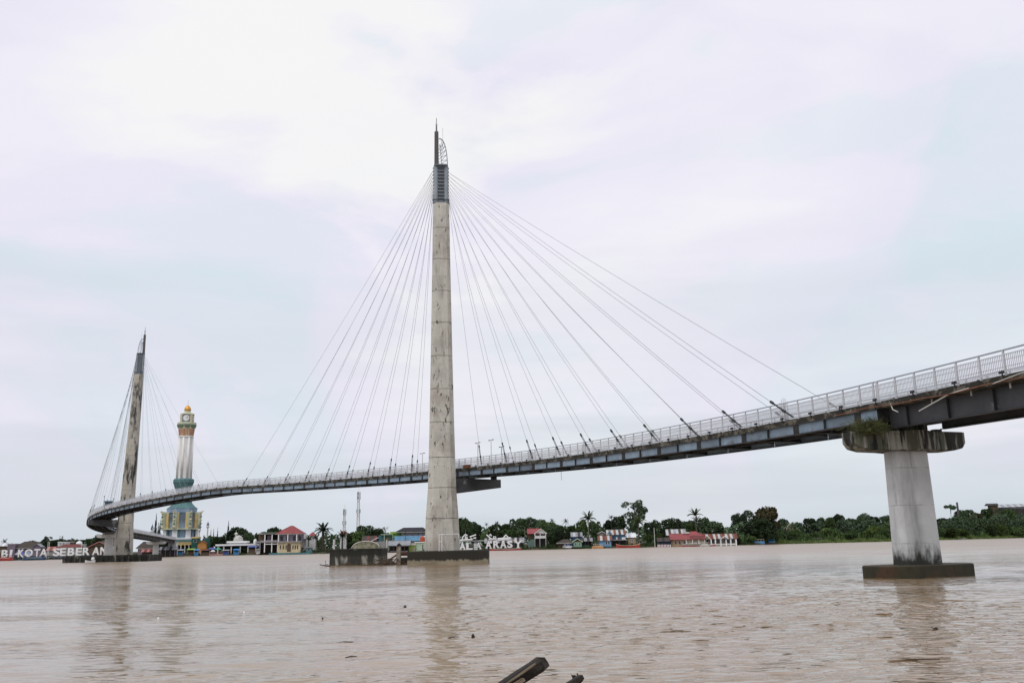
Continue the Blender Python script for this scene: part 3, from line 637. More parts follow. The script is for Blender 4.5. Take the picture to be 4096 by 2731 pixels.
timber('timber_stump', 'short dark rotten stump with a splinter sticking up beside the slanting timber', [('beam', base_of(t1a, t1b), t1b, .085, .10, 13, M_wood), ('splinter', base_of(t2a, t2b), t2b, .05, .04, 15, M_wood), ('splinter', base_of(t3a, t3b), t3b, .02, .02, 17, M_wood)])

# floating bits on the river
bits = [(1405, 2626, 'stick', .42), (1620, 2427, 'clump', .2), (1892, 2545, 'clump', .15), (1375, 2568, 'stick', .8), (3745, 2519, 'clump', .25), (3640, 2640, 'stick', 1.8), (1290, 2476, 'clump', .12), (1815, 2548, 'stick', .5), (633, 2475, 'foam', .14), (977, 2451, 'foam', .14)]
names = ['short wet stick with bark drifting on the open water', 'small dark weed clump drifting well out from the dolphin', 'dark twiggy lump floating in the pylon reflection', 'long thin pale stick floating on flat water', 'forked twig sticking up out of the pier reflection', 'long brown pole floating across the pier reflection', 'tiny dark weed clump drifting on smooth water', 'thin dark stick floating in the pylon reflection', 'small white foam scrap floating near the stained pylon reflection', 'white foam scrap floating on the smooth middle water']
for (px, py, kd, sz), lb in zip(bits, names):
    sz *= .62
    r = ray(px, py); t_ = -(CAM_H-WL)/r[2]; c_ = r*t_; x, y = c_[0], c_[1]; mb = MB()
    if kd == 'stick': mb.tube([(-sz/2, 0, -.01), (0, .05, .012), (sz/2, -.03, .015)], [.012, .015, .008], 5)
    elif kd == 'foam': mb.lathe([(.02, -.02), (sz*.5, .0), (sz*.4, .05), (.02, .07)], 7)
    else:
        mb.lathe([(.05, -.05), (sz*.5, .0), (sz*.25, .06), (.02, .07)], 7)
        for k in range(4): mb.tube([(0, 0, 0), (random.uniform(-.3, .3)*sz*2, random.uniform(-.2, .2), random.uniform(.05, .5)*sz)], [.018, .008], 4)
    o = part(mb, {'stick': 'floating_stick', 'foam': 'foam_scrap', 'clump': 'floating_debris'}[kd], {'stick': M_debris, 'foam': M_white, 'clump': M_wood}[kd], None); o.location = (x, y, WL); tag(o, lb, {'stick': 'stick', 'foam': 'foam', 'clump': 'debris'}[kd])

# ------------------------------------------------------------------ deck furniture
def lamp_post(q, off, h, label, m):
    b = P(q, off); t = thing('lamp_post', label, 'lamp post', b); tt = tan(q)
    part(MB().tube([(0, 0, -.2), (0, 0, h)], [.07, .045], 6), 'pole', m, t)
    part(MB().beam(-tt*.45+np.array([0, 0, h]), tt*.45+np.array([0, 0, h]), .06, .05), 'cross_arm', m, t)
    for s in (-1, 1): part(MB().beam(tt*s*.45+np.array([0, 0, h+.02])-tt*.16, tt*s*.45+np.array([0, 0, h+.02])+tt*.16, .16, .09), 'lamp_head', M_socket if m is not M_offw else M_headd, t)
lamp_post(-1.05, .2, 2.75, 'T-shaped white lamp post on the deck left of the tall pylon, by the batik seat', M_offw)
lamp_post(1.05, 4.8, 2.9, 'dark T-shaped lamp post on the far railing just past the tall pylon', M_headd)
lamp_post(1.36, -.0, 3.1, 'white T-shaped lamp post fixed outside the near railing, first after the tall pylon', M_offw)
lamp_post(1.90, .0, 3.2, 'white T-shaped lamp post fixed outside the near railing, second after the tall pylon', M_offw)
lamp_post(1.72, 4.8, 1.9, 'short T-shaped lamp post on the far railing between the two white ones', M_offw)
lamp_post(-20.0, .4, 3.6, 'slim twin-headed lamp post above the small round booth', M_headd)
b = P(-19.6, .9); t = thing('deck_booth', 'small round dark booth with a flat rimmed roof on the looping deck', 'booth', b)
part(MB().lathe([(.85, 0), (.85, 2.0)], 12), 'wall', mat('blue_grey_booth', (.09, .11, .14), .6), t); part(MB().lathe([(1.15, 2.0), (1.15, 2.12), (.9, 2.3)], 12), 'roof', mat('blue_booth_roof', (.12, .18, .24), .5), t)
M_batik = mat('pinkish_seat', (.42, .36, .36), .7, .3, 4)
def screen(q, off, w, h, label, m):
    b = P(q, off); t = thing('slatted_screen', label, 'screen', b); tt = tan(q); n = max(4, int(w/.16))
    for i in range(n):
        s = -w/2+w*i/(n-1); part(MB().beam(tt*s+np.array([0, 0, 0]), tt*s+np.array([0, 0, h*(1-.18*abs(2*i/(n-1)-1)**2)]), .06, .05), 'slat', m, t)
    for z in (.35, h*.7): part(MB().beam(-tt*w/2+np.array([0, 0, z]), tt*w/2+np.array([0, 0, z]), .05, .07), 'crossbar', m, t)
screen(10.22, .45, .95, 1.75, 'white slatted screen on the deck at the outermost near cable', M_white)
screen(5.15, .5, .8, 1.3, 'pale slatted screen on the middle of the near deck', M_offw)
screen(-1.55, .5, .9, 1.45, 'pinkish slatted screen on the deck left of the tall pylon', M_batik)
screen(2.35, .5, .9, 1.25, 'pinkish slatted screen on the deck, first past the white lamp posts', M_batik)
screen(3.3, .5, .9, 1.25, 'pinkish slatted screen on the deck, second past the white lamp posts', M_batik)
o = tag(part(MB().box(-.55, .55, -.3, .3, -.05, .28).box(-.65, .65, -.38, .38, .28, .34), 'junction_box', M_rust, None), 'rusty junction box on the deck edge beside the tall pylon', 'box'); o.location = P(.95, -.1); o.rotation_euler = (0, 0, head(.95)-math.pi/2)
# grass tuft growing on the near pier head
tf = W(3480, 1712, P(11.6)[1]-1.0); r_ = random.Random(3); v = []; f = []
for i in range(1100):
    a = r_.uniform(0, 6.28); rr = abs(r_.gauss(0, .55)); b0 = np.array([math.cos(a)*rr*1.1-.2, math.sin(a)*rr*.8-.35, r_.uniform(-.45, .2)])
    L = r_.uniform(.35, .95); d = np.array([r_.gauss(0, .5), r_.gauss(-.15, .5), r_.uniform(-.1, 1)]); d /= np.linalg.norm(d); s = np.cross(d, [r_.gauss(0, 1), r_.gauss(0, 1), .2]); s /= np.linalg.norm(s)
    k = len(v); v += [b0-s*.009, b0+s*.009, b0+d*L*.6+s*.007+np.array([0, 0, -.02]), b0+d*L+np.array([0, 0, -.10*L])]; f += [(k, k+1, k+2), (k, k+2, k+3)]
mb = MB().add(v, f); o = part(mb, 'grass_tuft', mat('olive_grass_blades', (.07, .078, .026), .8, .5, 2, stain=((.16, .10, .04), .5, (1.5, 1.5, 1.5))[0], thr=.55, st_scale=(1.5, 1.5, 1.5)), None); o.location = tf; tag(o, 'bushy olive grass tuft growing out of the mouldy pier head', 'grass')

# ------------------------------------------------------------------ lettering on the bank
def glyph(ch, bold=.03, depth=.12):
    cu = bpy.data.curves.new('glyph', 'FONT'); cu.body = ch; cu.size = 1; cu.extrude = depth/2; cu.offset = bold; cu.align_x = 'LEFT'; cu.resolution_u = 3
    ob = bpy.data.objects.new('glyph', cu); col.objects.link(ob); dg = bpy.context.evaluated_depsgraph_get(); m = bpy.data.meshes.new_from_object(ob.evaluated_get(dg))
    bpy.data.objects.remove(ob); bpy.data.curves.remove(cu)
    co = np.empty(len(m.vertices)*3); m.vertices.foreach_get('co', co); co = co.reshape(-1, 3); lo, hi = co.min(0), co.max(0)
    return m, co, lo, hi
def letter(ch, px0, px1, py0, py1, d, label, group=None, serif=False):
    m, co, lo, hi = glyph(ch, .02 if not serif else .035)
    a, b = W(px0, (py0+py1)/2, d), W(px1, (py0+py1)/2, d); zt_, zb_ = W((px0+px1)/2, py0, d)[2], W((px0+px1)/2, py1, d)[2]
    w, h = b[0]-a[0], zt_-zb_
    u = (co-lo)/(hi-lo)
    new = np.stack([(u[:, 0]-.5)*w, (u[:, 2]-.5)*.5, u[:, 1]*h], -1)
    m.vertices.foreach_set('co', new.ravel()); m.update(); m.name = 'letter'
    t = thing('sign_letter', label, 'letter', ((a[0]+b[0])/2, d, zb_), group=group)
    link('face', m, M_letter, t)
    if serif:
        sw = w*.40; sh = h*.09
        spots = {'A': [(-.36, 0), (.36, 0)], 'R': [(-.34, 0), (-.34, 1), (.38, 0)], 'L': [(-.32, 0), (-.32, 1)], 'Y': [(0, 0), (-.36, 1), (.36, 1)], 'S': [], 'T': [(0, 0)], 'N': [(-.36, 0), (-.36, 1), (.36, 1)], 'G': [], 'E': [(-.34, 0)]}[ch]
        for sx, tp in spots:
            zz = h-sh if tp else 0
            part(MB().box(sx*w-sw/2, sx*w+sw/2, -.27, .27, zz, zz+sh), 'serif', M_letter, t)
    for s in (-.3, .3): part(MB().box(s*w-.08, s*w+.08, .05, .2, -1.6-zb_*0, .05), 'stand', M_headd, t)
    return t
row1 = [('M', -26, -2, 'left'), ('B', 7, 32, ''), ('I', 40, 48, ''), ('K', 73, 96, ''), ('O', 100, 131, ''), ('T', 138, 160, ''), ('A', 160, 189, ''), ('S', 213, 240, ''), ('E', 241, 264, ''), ('B', 272, 298, ''), ('E', 304, 328, ''), ('R', 332, 359, ''), ('A', 370, 398, ''), ('N', 402, 428, ''), ('G', 436, 462, '')]
whr = {-26: 'first visible M', 7: 'beside the letter I before KOTA', 40: 'slim letter before KOTA', 73: 'beginning KOTA', 100: 'following the K', 138: 'in KOTA', 160: 'ending KOTA', 213: 'beginning SEBERANG', 241: 'straight after the S', 272: 'in the middle of SEBERANG', 304: 'between B and R of SEBERANG', 332: 'in SEBERANG', 370: 'between R and N of SEBERANG', 402: 'beside the pale pier', 436: 'half hidden behind the pale pier'}
for ch, a, b, _ in row1:
    yb = 2228.5-.0285*((a+b)/2-20); letter(ch, a, b, yb-30.5, yb, 388-(a+b)/2*.01, f'white block letter {ch} on the riverside sign, {whr[a]}')
fr = thing('support_frame', 'dark blue steel frame carrying the white riverside letters', 'frame', W(200, 2230, 389.5))
a_, b_ = W(-30, 2229, 389.2), W(465, 2216, 389.2)
part(MB().beam(a_, b_, .3, .35), 'top_beam', mat('navy_steel', (.03, .045, .075), .6), fr, world=True)
part(MB().beam(a_-[0, 0, 1.1], b_-[0, 0, 1.1], .2, .25), 'lower_beam', MATS['navy_steel'], fr, world=True)
for s in np.linspace(.01, .99, 19):
    c_ = a_+(b_-a_)*s; part(MB().box(c_[0]-.14, c_[0]+.14, c_[1]-.14, c_[1]+.14, -1.2, c_[2]), 'frame_post', MATS['navy_steel'], fr, world=True)
for ch, a, b, y0, y1, lb in (('T', 1808, 1834, 2169, 2198, 'beside the pylon before AL'), ('A', 1838, 1862, 2170, 2197.5, 'standing just past the pylon'), ('L', 1865, 1891, 2170, 2197, 'next to the little tower emblem'), ('A', 1903, 1925, 2168, 2195, 'right behind the little tower emblem'), ('A', 1942, 1966, 2162, 2192, 'beginning ARASY'), ('R', 1973, 1998, 2161.5, 2191, 'in ARASY'), ('A', 2000, 2026, 2161, 2190.5, 'between R and S of ARASY'), ('S', 2029, 2051, 2160.5, 2190, 'in ARASY'), ('Y', 2056, 2089, 2160, 2190, 'ending ARASY')):
    letter(ch, a, b, y0, y1, 383, f'white serif letter {ch} {lb}', serif=True)
# tower emblem between the words
c_ = W(1903, 2198, 382.2); z1 = W(1903, 2152, 382.2)[2]-c_[2]; t = thing('tower_emblem', 'grey and white flat tower emblem between the sign letters', 'emblem', c_)
part(MB().box(-.75, .75, -.1, .1, 0, z1*.52), 'body', mat('grey_emblem', (.34, .36, .38), .6), t); part(MB().extr([(-.75, z1*.54), (.75, z1*.54), (.5, z1*.72), (0, z1), (-.5, z1*.72)], -.1, .1), 'cap', M_headd, t)
for z in (.05, .2, .36, .5): part(MB().box(-.85, .85, -.16, -.105, z1*z, z1*z+.16), 'bar', M_letter, t)
part(MB().box(-.12, .12, .0, .1, -2.6, 0), 'stand', M_headd, t)
# flowing script above ARASY: white bars, hooks and dots
sg = thing('script_sign', 'white angular script lettering above the serif letters', 'sign', W(1960, 2165, 384))
for i, pts in enumerate(([(1838, 2160), (1890, 2157)], [(1850, 2158), (1851, 2146), (1857, 2143)], [(1862, 2158), (1862, 2142)], [(1868, 2158), (1868, 2146)], [(1856, 2141), (1862, 2137), (1869, 2141)], [(1890, 2157), (1880, 2146), (1904, 2138)], [(1893, 2152), (1905, 2150)],
                         [(1946, 2138), (1964, 2154)], [(1958, 2142), (1962, 2136), (1966, 2143)], [(1955, 2156), (1985, 2154)], [(1975, 2154), (1976, 2143)], [(1981, 2148), (1984, 2145)], [(1992, 2154), (2042, 2150)], [(2013, 2152), (2024, 2138), (2032, 2148)], [(1992, 2159), (2036, 2157)], [(2038, 2156), (2044, 2150)])):
    part(MB().tube([W(x, y, 384) for x, y in pts], .28, 4), 'script_stroke', M_letter, sg, world=True)
part(MB().tube([W(1838, 2164, 384.3), W(2060, 2158, 384.3)], .12, 4), 'sign_rail', M_offw, sg, world=True)
for x in (1842, 1880, 1950, 1990, 2030, 2056): part(MB().tube([W(x, 2163, 384.5), [W(x, 2163, 384.5)[0], 384.5, -.5]], .1, 4), 'sign_post', M_headd, sg, world=True)
# ------------------------------------------------------------------ vegetation
def leafmat(name, c, var=.5, rnd=.5, hue=None):
    m = mat(name, c, .75, var, .35, rnd=rnd, spec=.15, detail=3)
    return m
G_DARK = leafmat('dark_leaves', (.045, .070, .032)); G_MID = leafmat('mid_green_leaves', (.062, .10, .032)); G_LITE = leafmat('light_green_leaves', (.085, .125, .032)); G_BLUE = leafmat('grey_green_leaves', (.062, .094, .050)); G_RED = leafmat('reddish_leaves', (.070, .062, .030)); G_PALM = leafmat('palm_leaves', (.060, .082, .030)); G_CYP = leafmat('cypress_leaves', (.018, .034, .014)); G_GRASS = leafmat('river_grass', (.075, .105, .032))
M_bark = mat('bark', (.075, .058, .042), .9, .3, 1); M_barkp = mat('pale_bark', (.17, .15, .12), .9, .3, 1)
def leaf_cloud(blobs, n, size, r, flat=1.0, holes=.0):
    """blobs: (cx,cy,cz,rx,ry,rz); n leaf clumps spread over and inside them; each clump is one bent quad"""
    B = np.array(blobs); vol = B[:, 3]*B[:, 4]+B[:, 3]*B[:, 5]; pick_ = r.choice(len(B), n, p=vol/vol.sum())
    d = r.normal(size=(n, 3)); d[:, 2] += .18; d /= np.linalg.norm(d, axis=1)[:, None]
    rad = r.uniform(.55, 1.06, n)**.6
    # sub-clumps: pull towards random knots so that light and dark masses form
    c = B[pick_, :3]+d*rad[:, None]*B[pick_, 3:]
    kn = r.integers(0, n, max(6, n//38)); K = c[kn]; near = ((c[:, None, :]-K[None])**2).sum(-1).argmin(1); pull = r.uniform(.08, .45, n)[:, None]
    c = c*(1-pull)+K[near]*pull
    s = size*r.uniform(.55, 1.25, n)
    nrm_ = d*.8+r.normal(size=(n, 3))*.65; nrm_ /= np.linalg.norm(nrm_, axis=1)[:, None]
    a = np.cross(nrm_, r.normal(size=(n, 3))); a /= np.linalg.norm(a, axis=1)[:, None]; b = np.cross(nrm_, a)
    v = np.stack([c-a*s[:, None], c-b*s[:, None]*.55+nrm_*s[:, None]*.15, c+a*s[:, None]-nrm_*s[:, None]*.2, c+b*s[:, None]*.6], 1).reshape(-1, 3)
    return v, np.arange(n*4).reshape(-1, 4)
def cloud_mesh(name, v, f):
    m = bpy.data.meshes.new(name); m.from_pydata([tuple(p) for p in v], [], [tuple(q) for q in f]); m.update(); return m
def trunk_mesh(h, r0, blobs, r, lean=0.):
    mb = MB(); top = np.array([lean*h, 0, h]); pts = [np.array([0, 0, -.8]), np.array([lean*h*.4+r.normal(0, .03)*h, r.normal(0, .02)*h, h*.5]), top]
    mb.tube(pts, [r0*1.25, r0*.85, r0*.6], 7)
    for b in blobs[:7]:
        e = np.array(b[:3])*np.array([.85, .85, .97]); m_ = top*.6+e*.4+np.array([0, 0, .2]); mb.tube([top*.82, m_, e], [r0*.5, r0*.33, r0*.12], 5)
    return mb.mesh('trunk')
CROWNS = []   # unit trees: height 1, crown width about 1 (scaled per tree)
def unit_tree(kind, seed):
    r = np.random.default_rng(seed)
    if kind == 'broad':
        bl = [(0, 0, .60, .38, .36, .30)]+[(r.uniform(-.36, .36), r.uniform(-.3, .3), r.uniform(.34, .82), r.uniform(.15, .24), r.uniform(.14, .22), r.uniform(.10, .17)) for _ in range(11)]; n = 3400; sz = .042; tr = trunk_mesh(.40, .024, bl, r)
    elif kind == 'round':
        bl = [(0, 0, .48, .46, .42, .40)]+[(r.uniform(-.36, .36), r.uniform(-.3, .3), r.uniform(.2, .78), r.uniform(.16, .24), r.uniform(.15, .22), r.uniform(.12, .18)) for _ in range(9)]; n = 3600; sz = .042; tr = trunk_mesh(.3, .026, bl, r)
    elif kind == 'tall':
        bl = [(r.uniform(-.34, .34)*(1-abs(z-.66)), r.uniform(-.28, .28), z, r.uniform(.15, .26), r.uniform(.15, .24), r.uniform(.07, .13)) for z in np.linspace(.32, .90, 17)]; n = 3000; sz = .030; tr = trunk_mesh(.6, .02, bl[3:], r)
    elif kind == 'flat':
        bl = [(r.uniform(-.36, .36), r.uniform(-.3, .3), r.uniform(.80, .95), r.uniform(.13, .2), r.uniform(.13, .2), r.uniform(.035, .06)) for _ in range(9)]; n = 1300; sz = .034; tr = trunk_mesh(.72, .022, bl, r)
    elif kind == 'bush':
        bl = [(r.uniform(-.35, .35), r.uniform(-.3, .3), r.uniform(.25, .62), r.uniform(.2, .3), r.uniform(.18, .26), r.uniform(.2, .34)) for _ in range(8)]; n = 1800; sz = .055; tr = trunk_mesh(.3, .02, bl, r)
    elif kind == 'cypress':
        bl = [(r.normal(0, .015), r.normal(0, .015), z, .5*(1-z)**.7*.9+.02, .5*(1-z)**.7*.9+.02, .07) for z in np.linspace(.08, .95, 13)]; n = 1500; sz = .05; tr = trunk_mesh(.3, .03, bl[:1], r)
    elif kind == 'bare':
        bl = [(r.uniform(-.35, .35), r.uniform(-.3, .3), r.uniform(.5, .95), .10, .10, .08) for _ in range(8)]; n = 240; sz = .025; tr = trunk_mesh(.5, .02, bl, r)
    v, f = leaf_cloud(bl, n, sz, r)
    return cloud_mesh('crown', v, f), tr
UT = {}
for kind, k in (('broad', 4), ('round', 4), ('tall', 2), ('flat', 1), ('bush', 4), ('cypress', 2), ('bare', 1)): UT[kind] = [unit_tree(kind, 100+17*i+len(kind)) for i in range(k)]
CM = {}
def with_mat(mesh, m):
    key = (mesh.name, m.name)
    if key not in CM:
        q = mesh.copy(); q.name = mesh.name.split('.')[0]; q.materials.clear(); q.materials.append(m); CM[key] = q
    return CM[key]
_tc = [0]
def tree(kind, px, py_top, wpx, back, leaf, label, group=None, name='tree', cat='tree', bark=None, d=None, zb=None, py_base=None):
    """px, py_top: where its tip stands; wpx: crown width; back: metres behind the water's edge"""
    x = (px-CX)/FPX*430
    for _ in range(4): yy = d if d else shore_y(x)+back; p = W(px, py_top, yy); x = p[0]
    z0 = ground_z(x, yy) if zb is None else zb
    h = max(1.0, p[2]-z0); w = wpx*(1.16 if kind in ('broad', 'round') else 1.0)/FPX*camdepth(p)
    t = thing(name, label, cat, (x, yy, z0), random.uniform(0, 6.28), group)
    i = _tc[0] % len(UT[kind]); _tc[0] += 1; cm, tm = UT[kind][i]
    c_ = link('crown', with_mat(cm, leaf), None, t); k_ = link('trunk', with_mat(tm, bark or M_bark), None, t)
    zs = 1/(.93 if kind != 'round' else .92)
    for q in (c_, k_): q.scale = (w, w, h*zs)
    return t
def frond(n=15, L=1., droop=.55, wid=.20, r=None):
    v = []; f = []; prev = None; pts = []
    for i in range(n+1):
        s = i/n; pts.append(np.array([L*s*(1-.12*s), 0, L*(.42*s-droop*1.25*s*s)]))
    mb = MB(); mb.tube(pts[::2], [.018*L*(1-.8*j/len(pts[::2])) for j in range(len(pts[::2]))], 4)
    for i in range(1, n+1):
        s = i/n; l = wid*L*(1.15-abs(s-.45)*1.2)
        for sd in (-1, 1):
            a = pts[i]; fw = np.array([.45*l, sd*l*.85, -.42*l-.1*l*s]); k = len(mb.v)
            mb.add([a-np.array([.055*L, 0, 0]), a+np.array([.045*L, 0, 0]), a+fw], [(0, 1, 2)])
    return mb.mesh('frond')
FR = {'up': frond(15, 1, .30, .17), 'mid': frond(15, 1, .60, .20), 'low': frond(15, 1, 1.0, .22)}
for k_ in FR.values(): k_.materials.append(G_PALM)
FRD = {k: v.copy() for k, v in FR.items()}
for k_ in FRD.values(): k_.name = 'frond'; k_.materials.clear(); k_.materials.append(leafmat('dark_palm_leaves', (.028, .040, .020)))
def palm(px, py_c, rpx, back, label, n=17, lean=0., group=None, fr=FR, thick=.16, name='palm_tree', up=False):
    x = (px-CX)/FPX*430
    for _ in range(4): yy = shore_y(x)+back; p = W(px, py_c, yy); x = p[0]
    z0 = ground_z(x, yy); h = p[2]-z0; rad = rpx/FPX*camdepth(p); b = np.array([x-lean*h, yy, z0]); r = random.Random(int(px*7+py_c))
    t = thing(name, label, 'palm', b, 0, group)
    part(MB().tube([(0, 0, -.6), (lean*h*.25, 0, h*.35), (lean*h*.62, 0, h*.7), (lean*h, 0, h)], [thick*1.35, thick, thick*.9, thick*.8], 7), 'trunk', M_barkp if fr is FR else M_bark, t)
    for i in range(n):
        a = i*2.39996+r.uniform(-.2, .2); s = i/(n-1); kind = 'up' if s < .3 else ('mid' if s < .72 else 'low')
        if up: kind = 'up' if s < .6 else 'mid'
        o = link('frond', fr[kind], None, t); o.location = (lean*h, 0, h); o.rotation_euler = (r.uniform(-.1, .1), -(.95-1.15*s if not up else 1.05-.7*s)*1.0+r.uniform(-.12, .12), a); L = rad*r.uniform(.85, 1.12); o.scale = (L, L, L)
    return t

G1 = 'dark broadleaf trees on the left bank'; G2 = 'trees behind the riverside houses'; G3 = 'trees on the wild right bank'; G4 = 'bushes at the water of the right bank'
# left of the stained pylon
tree('round', 132, 2157, 52, 60, G_DARK, 'low dark tree behind the big brown hip roof', name='broadleaf_tree')
tree('tall', 188, 2146, 44, 70, G_BLUE, 'pointed grey-green tree behind the two pale poles', name='broadleaf_tree')
for a in ((215, 2156, 34, 75), (245, 2150, 60, 80), (300, 2152, 56, 80), (335, 2154, 70, 85), (372, 2150, 50, 70)): tree('broad', *a, G_DARK if a[0] != 300 else G_MID, 'dark broadleaf tree behind the red roof and white dome of the left bank', G1, name='broadleaf_tree')
tree('bare', 246, 2134, 26, 82, G_BLUE, 'thin-crowned tree rising above the dark trees of the left bank', name='sparse_tree')
tree('broad', 393, 2131, 36, 40, G_DARK, 'dark tree just under the bottom of the looping deck', name='broadleaf_tree')
tree('broad', 432, 2140, 60, 30, G_DARK, 'dark tree between the looping deck and the pale pier', name='broadleaf_tree')
palm(18, 2167, 17, 60, 'small palm above the white roof at the far left bank', 12, fr=FRD)
# round the clock tower
for a in ((625, 2066, 22, 50), (634, 2098, 16, 48), (641, 2088, 18, 52)): tree('cypress', *a, G_CYP, 'dark conical cypress left of the clock tower', 'cypresses left of the clock tower', name='cypress')
for a in ((844, 2121, 9, 30), (855, 2119, 9, 32), (871, 2116, 10, 31)): tree('cypress', *a, G_CYP, 'slim dark cypress between the green plinth and the grey dome', 'slim cypresses beside the mosque', name='cypress')
tree('cypress', 914, 2091, 19, 45, G_CYP, 'tall cypress standing before the big dark tree by the grey dome', name='cypress')
tree('broad', 852, 2140, 46, 26, G_MID, 'green bushy tree behind the green plinth', name='broadleaf_tree'); tree('broad', 880, 2142, 48, 24, G_DARK, 'dark bushy tree left of the grey dome', name='broadleaf_tree'); tree('bush', 808, 2137, 24, 40, G_MID, 'small green tree between the two cream minarets', name='broadleaf_tree')
tree('round', 955, 2101, 92, 50, G_DARK, 'large dark rounded tree behind the grey dome', name='broadleaf_tree'); tree('round', 996, 2124, 46, 45, G_DARK, 'dark tree beside the small white dome', name='broadleaf_tree')
tree('round', 1098, 2102, 66, 60, G_DARK, 'dark rounded tree behind the left wing of the red hipped house', name='broadleaf_tree'); tree('round', 1055, 2122, 52, 50, G_DARK, 'low dark tree behind the pergola wing', name='broadleaf_tree')
tree('bush', 670, 2140, 60, 30, G_DARK, 'dark bush under the low end of the deck', name='shrub'); tree('bush', 945, 2185, 50, 8, G_MID, 'green bush in front of the mosque porch', name='shrub'); tree('bush', 985, 2186, 40, 9, G_DARK, 'dark bush beside the blue tarpaulin', name='shrub')
tree('bush', 1165, 2192, 70, 6, G_LITE, 'bright green bush in front of the cream arcade house', name='shrub'); tree('bush', 1192, 2180, 50, 8, G_MID, 'green bush beside the cream arcade house', name='shrub')
palm(1293, 2122, 42, 14, 'big dark oil palm with thick trunk right of the red hipped house', 22, fr=FRD, thick=.75)
palm(1370, 2145, 32, 12, 'bushy dark palm right of the big oil palm', 20, fr=FRD, thick=.4)
palm(1236, 2160, 26, 8, 'small fan of banana-like leaves left of the big oil palm', 12, fr=FR, thick=.2, up=True, name='banana_plant')
palm(1265, 2155, 24, 9, 'green young palm beside the big oil palm', 12, fr=FR, thick=.2, up=True)
tree('broad', 1400, 2128, 50, 40, G_MID, 'mid green tree behind the bushy dark palm', name='broadleaf_tree'); tree('broad', 1432, 2122, 56, 30, G_MID, 'mid green tree left of the big dark tree', name='broadleaf_tree'); tree('bush', 1442, 2150, 60, 15, G_LITE, 'lighter green bush behind the mossy arched roof', name='shrub'); tree('bush', 1410, 2155, 50, 15, G_MID, 'green bush left of the mossy arched roof', name='shrub')
tree('round', 1472, 2096, 78, 60, G_DARK, 'large dark tree right of the lattice masts', name='broadleaf_tree'); tree('round', 1512, 2107, 50, 62, G_DARK, 'dark tree merging with the large one right of the masts', name='broadleaf_tree'); tree('bare', 1541, 2097, 44, 60, G_BLUE, 'thin bare-topped tree left of the black hipped roof', name='sparse_tree')
# right of the pylon
TONE = {G_DARK.name: 'dark green', G_MID.name: 'mid green', G_LITE.name: 'light green', G_BLUE.name: 'grey-green', G_RED.name: 'reddish'}
SHAPE = {'broad': 'spreading tree', 'round': 'dense rounded tree', 'bush': 'leafy bush'}
MARKS = [(1900, 'just right of the tall pylon'), (1960, 'behind the tower emblem'), (2060, 'behind the serif letters'), (2140, 'behind the red-roofed balcony house'), (2215, 'right of the balcony house'), (2270, 'behind the dark blue floating house'), (2310, 'behind the small pale green house'), (2390, 'beside the tall coconut palm'), (2430, 'behind the bright blue house'), (2490, 'behind the striped laundry house'), (2560, 'behind the white-roofed tan house'), (2650, 'between tan house and red-white fence'), (2750, 'behind the broad red roof'), (2790, 'under the upright coconut palm'), (2860, 'behind the red and rusty roofs'),
         (2930, 'right of the white-posted house'), (3010, 'left of the reddish-topped tree'), (3110, 'beside the small blue hutted boat'), (3170, 'right of the reddish-topped tree'), (3230, 'behind the pale sand heap'), (3300, 'behind the dark canopy boat'), (3370, 'between the dark and the orange-red boats'), (3430, 'behind the orange-red boat'), (3540, 'left of the smooth grey pier'), (3760, 'behind the smooth grey pier'), (3820, 'by the flat-topped tree'), (3880, 'beside the dark chimney'), (3960, 'below the brown hill wall'), (4010, 'below the factory tower block'), (9999, 'below the long hill factory')]
def where(px, kind, leaf): return TONE[leaf.name]+' '+SHAPE[kind]+' '+next(t_ for x_, t_ in MARKS if px < x_)
for a in ((1853, 2062, 62, 40, 'broad', G_DARK), (1890, 2080, 50, 42, 'broad', G_DARK), (1908, 2090, 40, 50, 'round', G_BLUE), (1985, 2088, 60, 40, 'broad', G_MID), (2025, 2088, 56, 45, 'broad', G_MID), (2045, 2112, 70, 20, 'round', G_MID), (2080, 2068, 66, 60, 'broad', G_DARK), (2118, 2062, 72, 62, 'broad', G_DARK), (2160, 2070, 56, 60, 'broad', G_BLUE), (2195, 2082, 64, 40, 'broad', G_MID), (2222, 2092, 74, 20, 'round', G_DARK), (2240, 2100, 56, 14, 'round', G_DARK), (2285, 2096, 56, 45, 'broad', G_MID), (2325, 2075, 52, 50, 'broad', G_MID), (2372, 2080, 44, 48, 'broad', G_DARK), (2400, 2100, 36, 40, 'broad', G_MID), (2440, 2072, 58, 50, 'broad', G_DARK), (2475, 2058, 54, 55, 'broad', G_DARK), (2600, 2085, 50, 40, 'broad', G_BLUE), (2618, 2073, 44, 60, 'broad', G_DARK), (2735, 2078, 50, 60, 'broad', G_DARK), (2765, 2090, 56, 40, 'broad', G_MID), (2818, 2062, 50, 70, 'round', G_BLUE), (2760, 2075, 60, 60, 'broad', G_DARK), (2470, 2100, 60, 35, 'round', G_DARK), (2590, 2130, 46, 20, 'bush', G_MID), (2630, 2125, 44, 18, 'bush', G_LITE), (1935, 2110, 44, 20, 'bush', G_MID), (2160, 2110, 46, 22, 'bush', G_DARK)):
    x_, y_, w_, b_, k_, g_ = a; tree(k_, x_, y_, w_, b_, g_, where(x_, k_, g_), G2, name='broadleaf_tree' if k_ != 'bush' else 'shrub')
tree('tall', 2540, 2007, 118, 40, G_BLUE, 'tallest airy grey-green tree behind the white-roofed tan house', name='tall_tree', bark=M_barkp)
tree('round', 2684, 2066, 82, 30, G_DARK, 'dense dark round tree above the grey striped roof', name='broadleaf_tree'); tree('round', 2848, 2080, 96, 26, G_DARK, 'dense dark round tree behind the red and rusty roofs', name='broadleaf_tree')
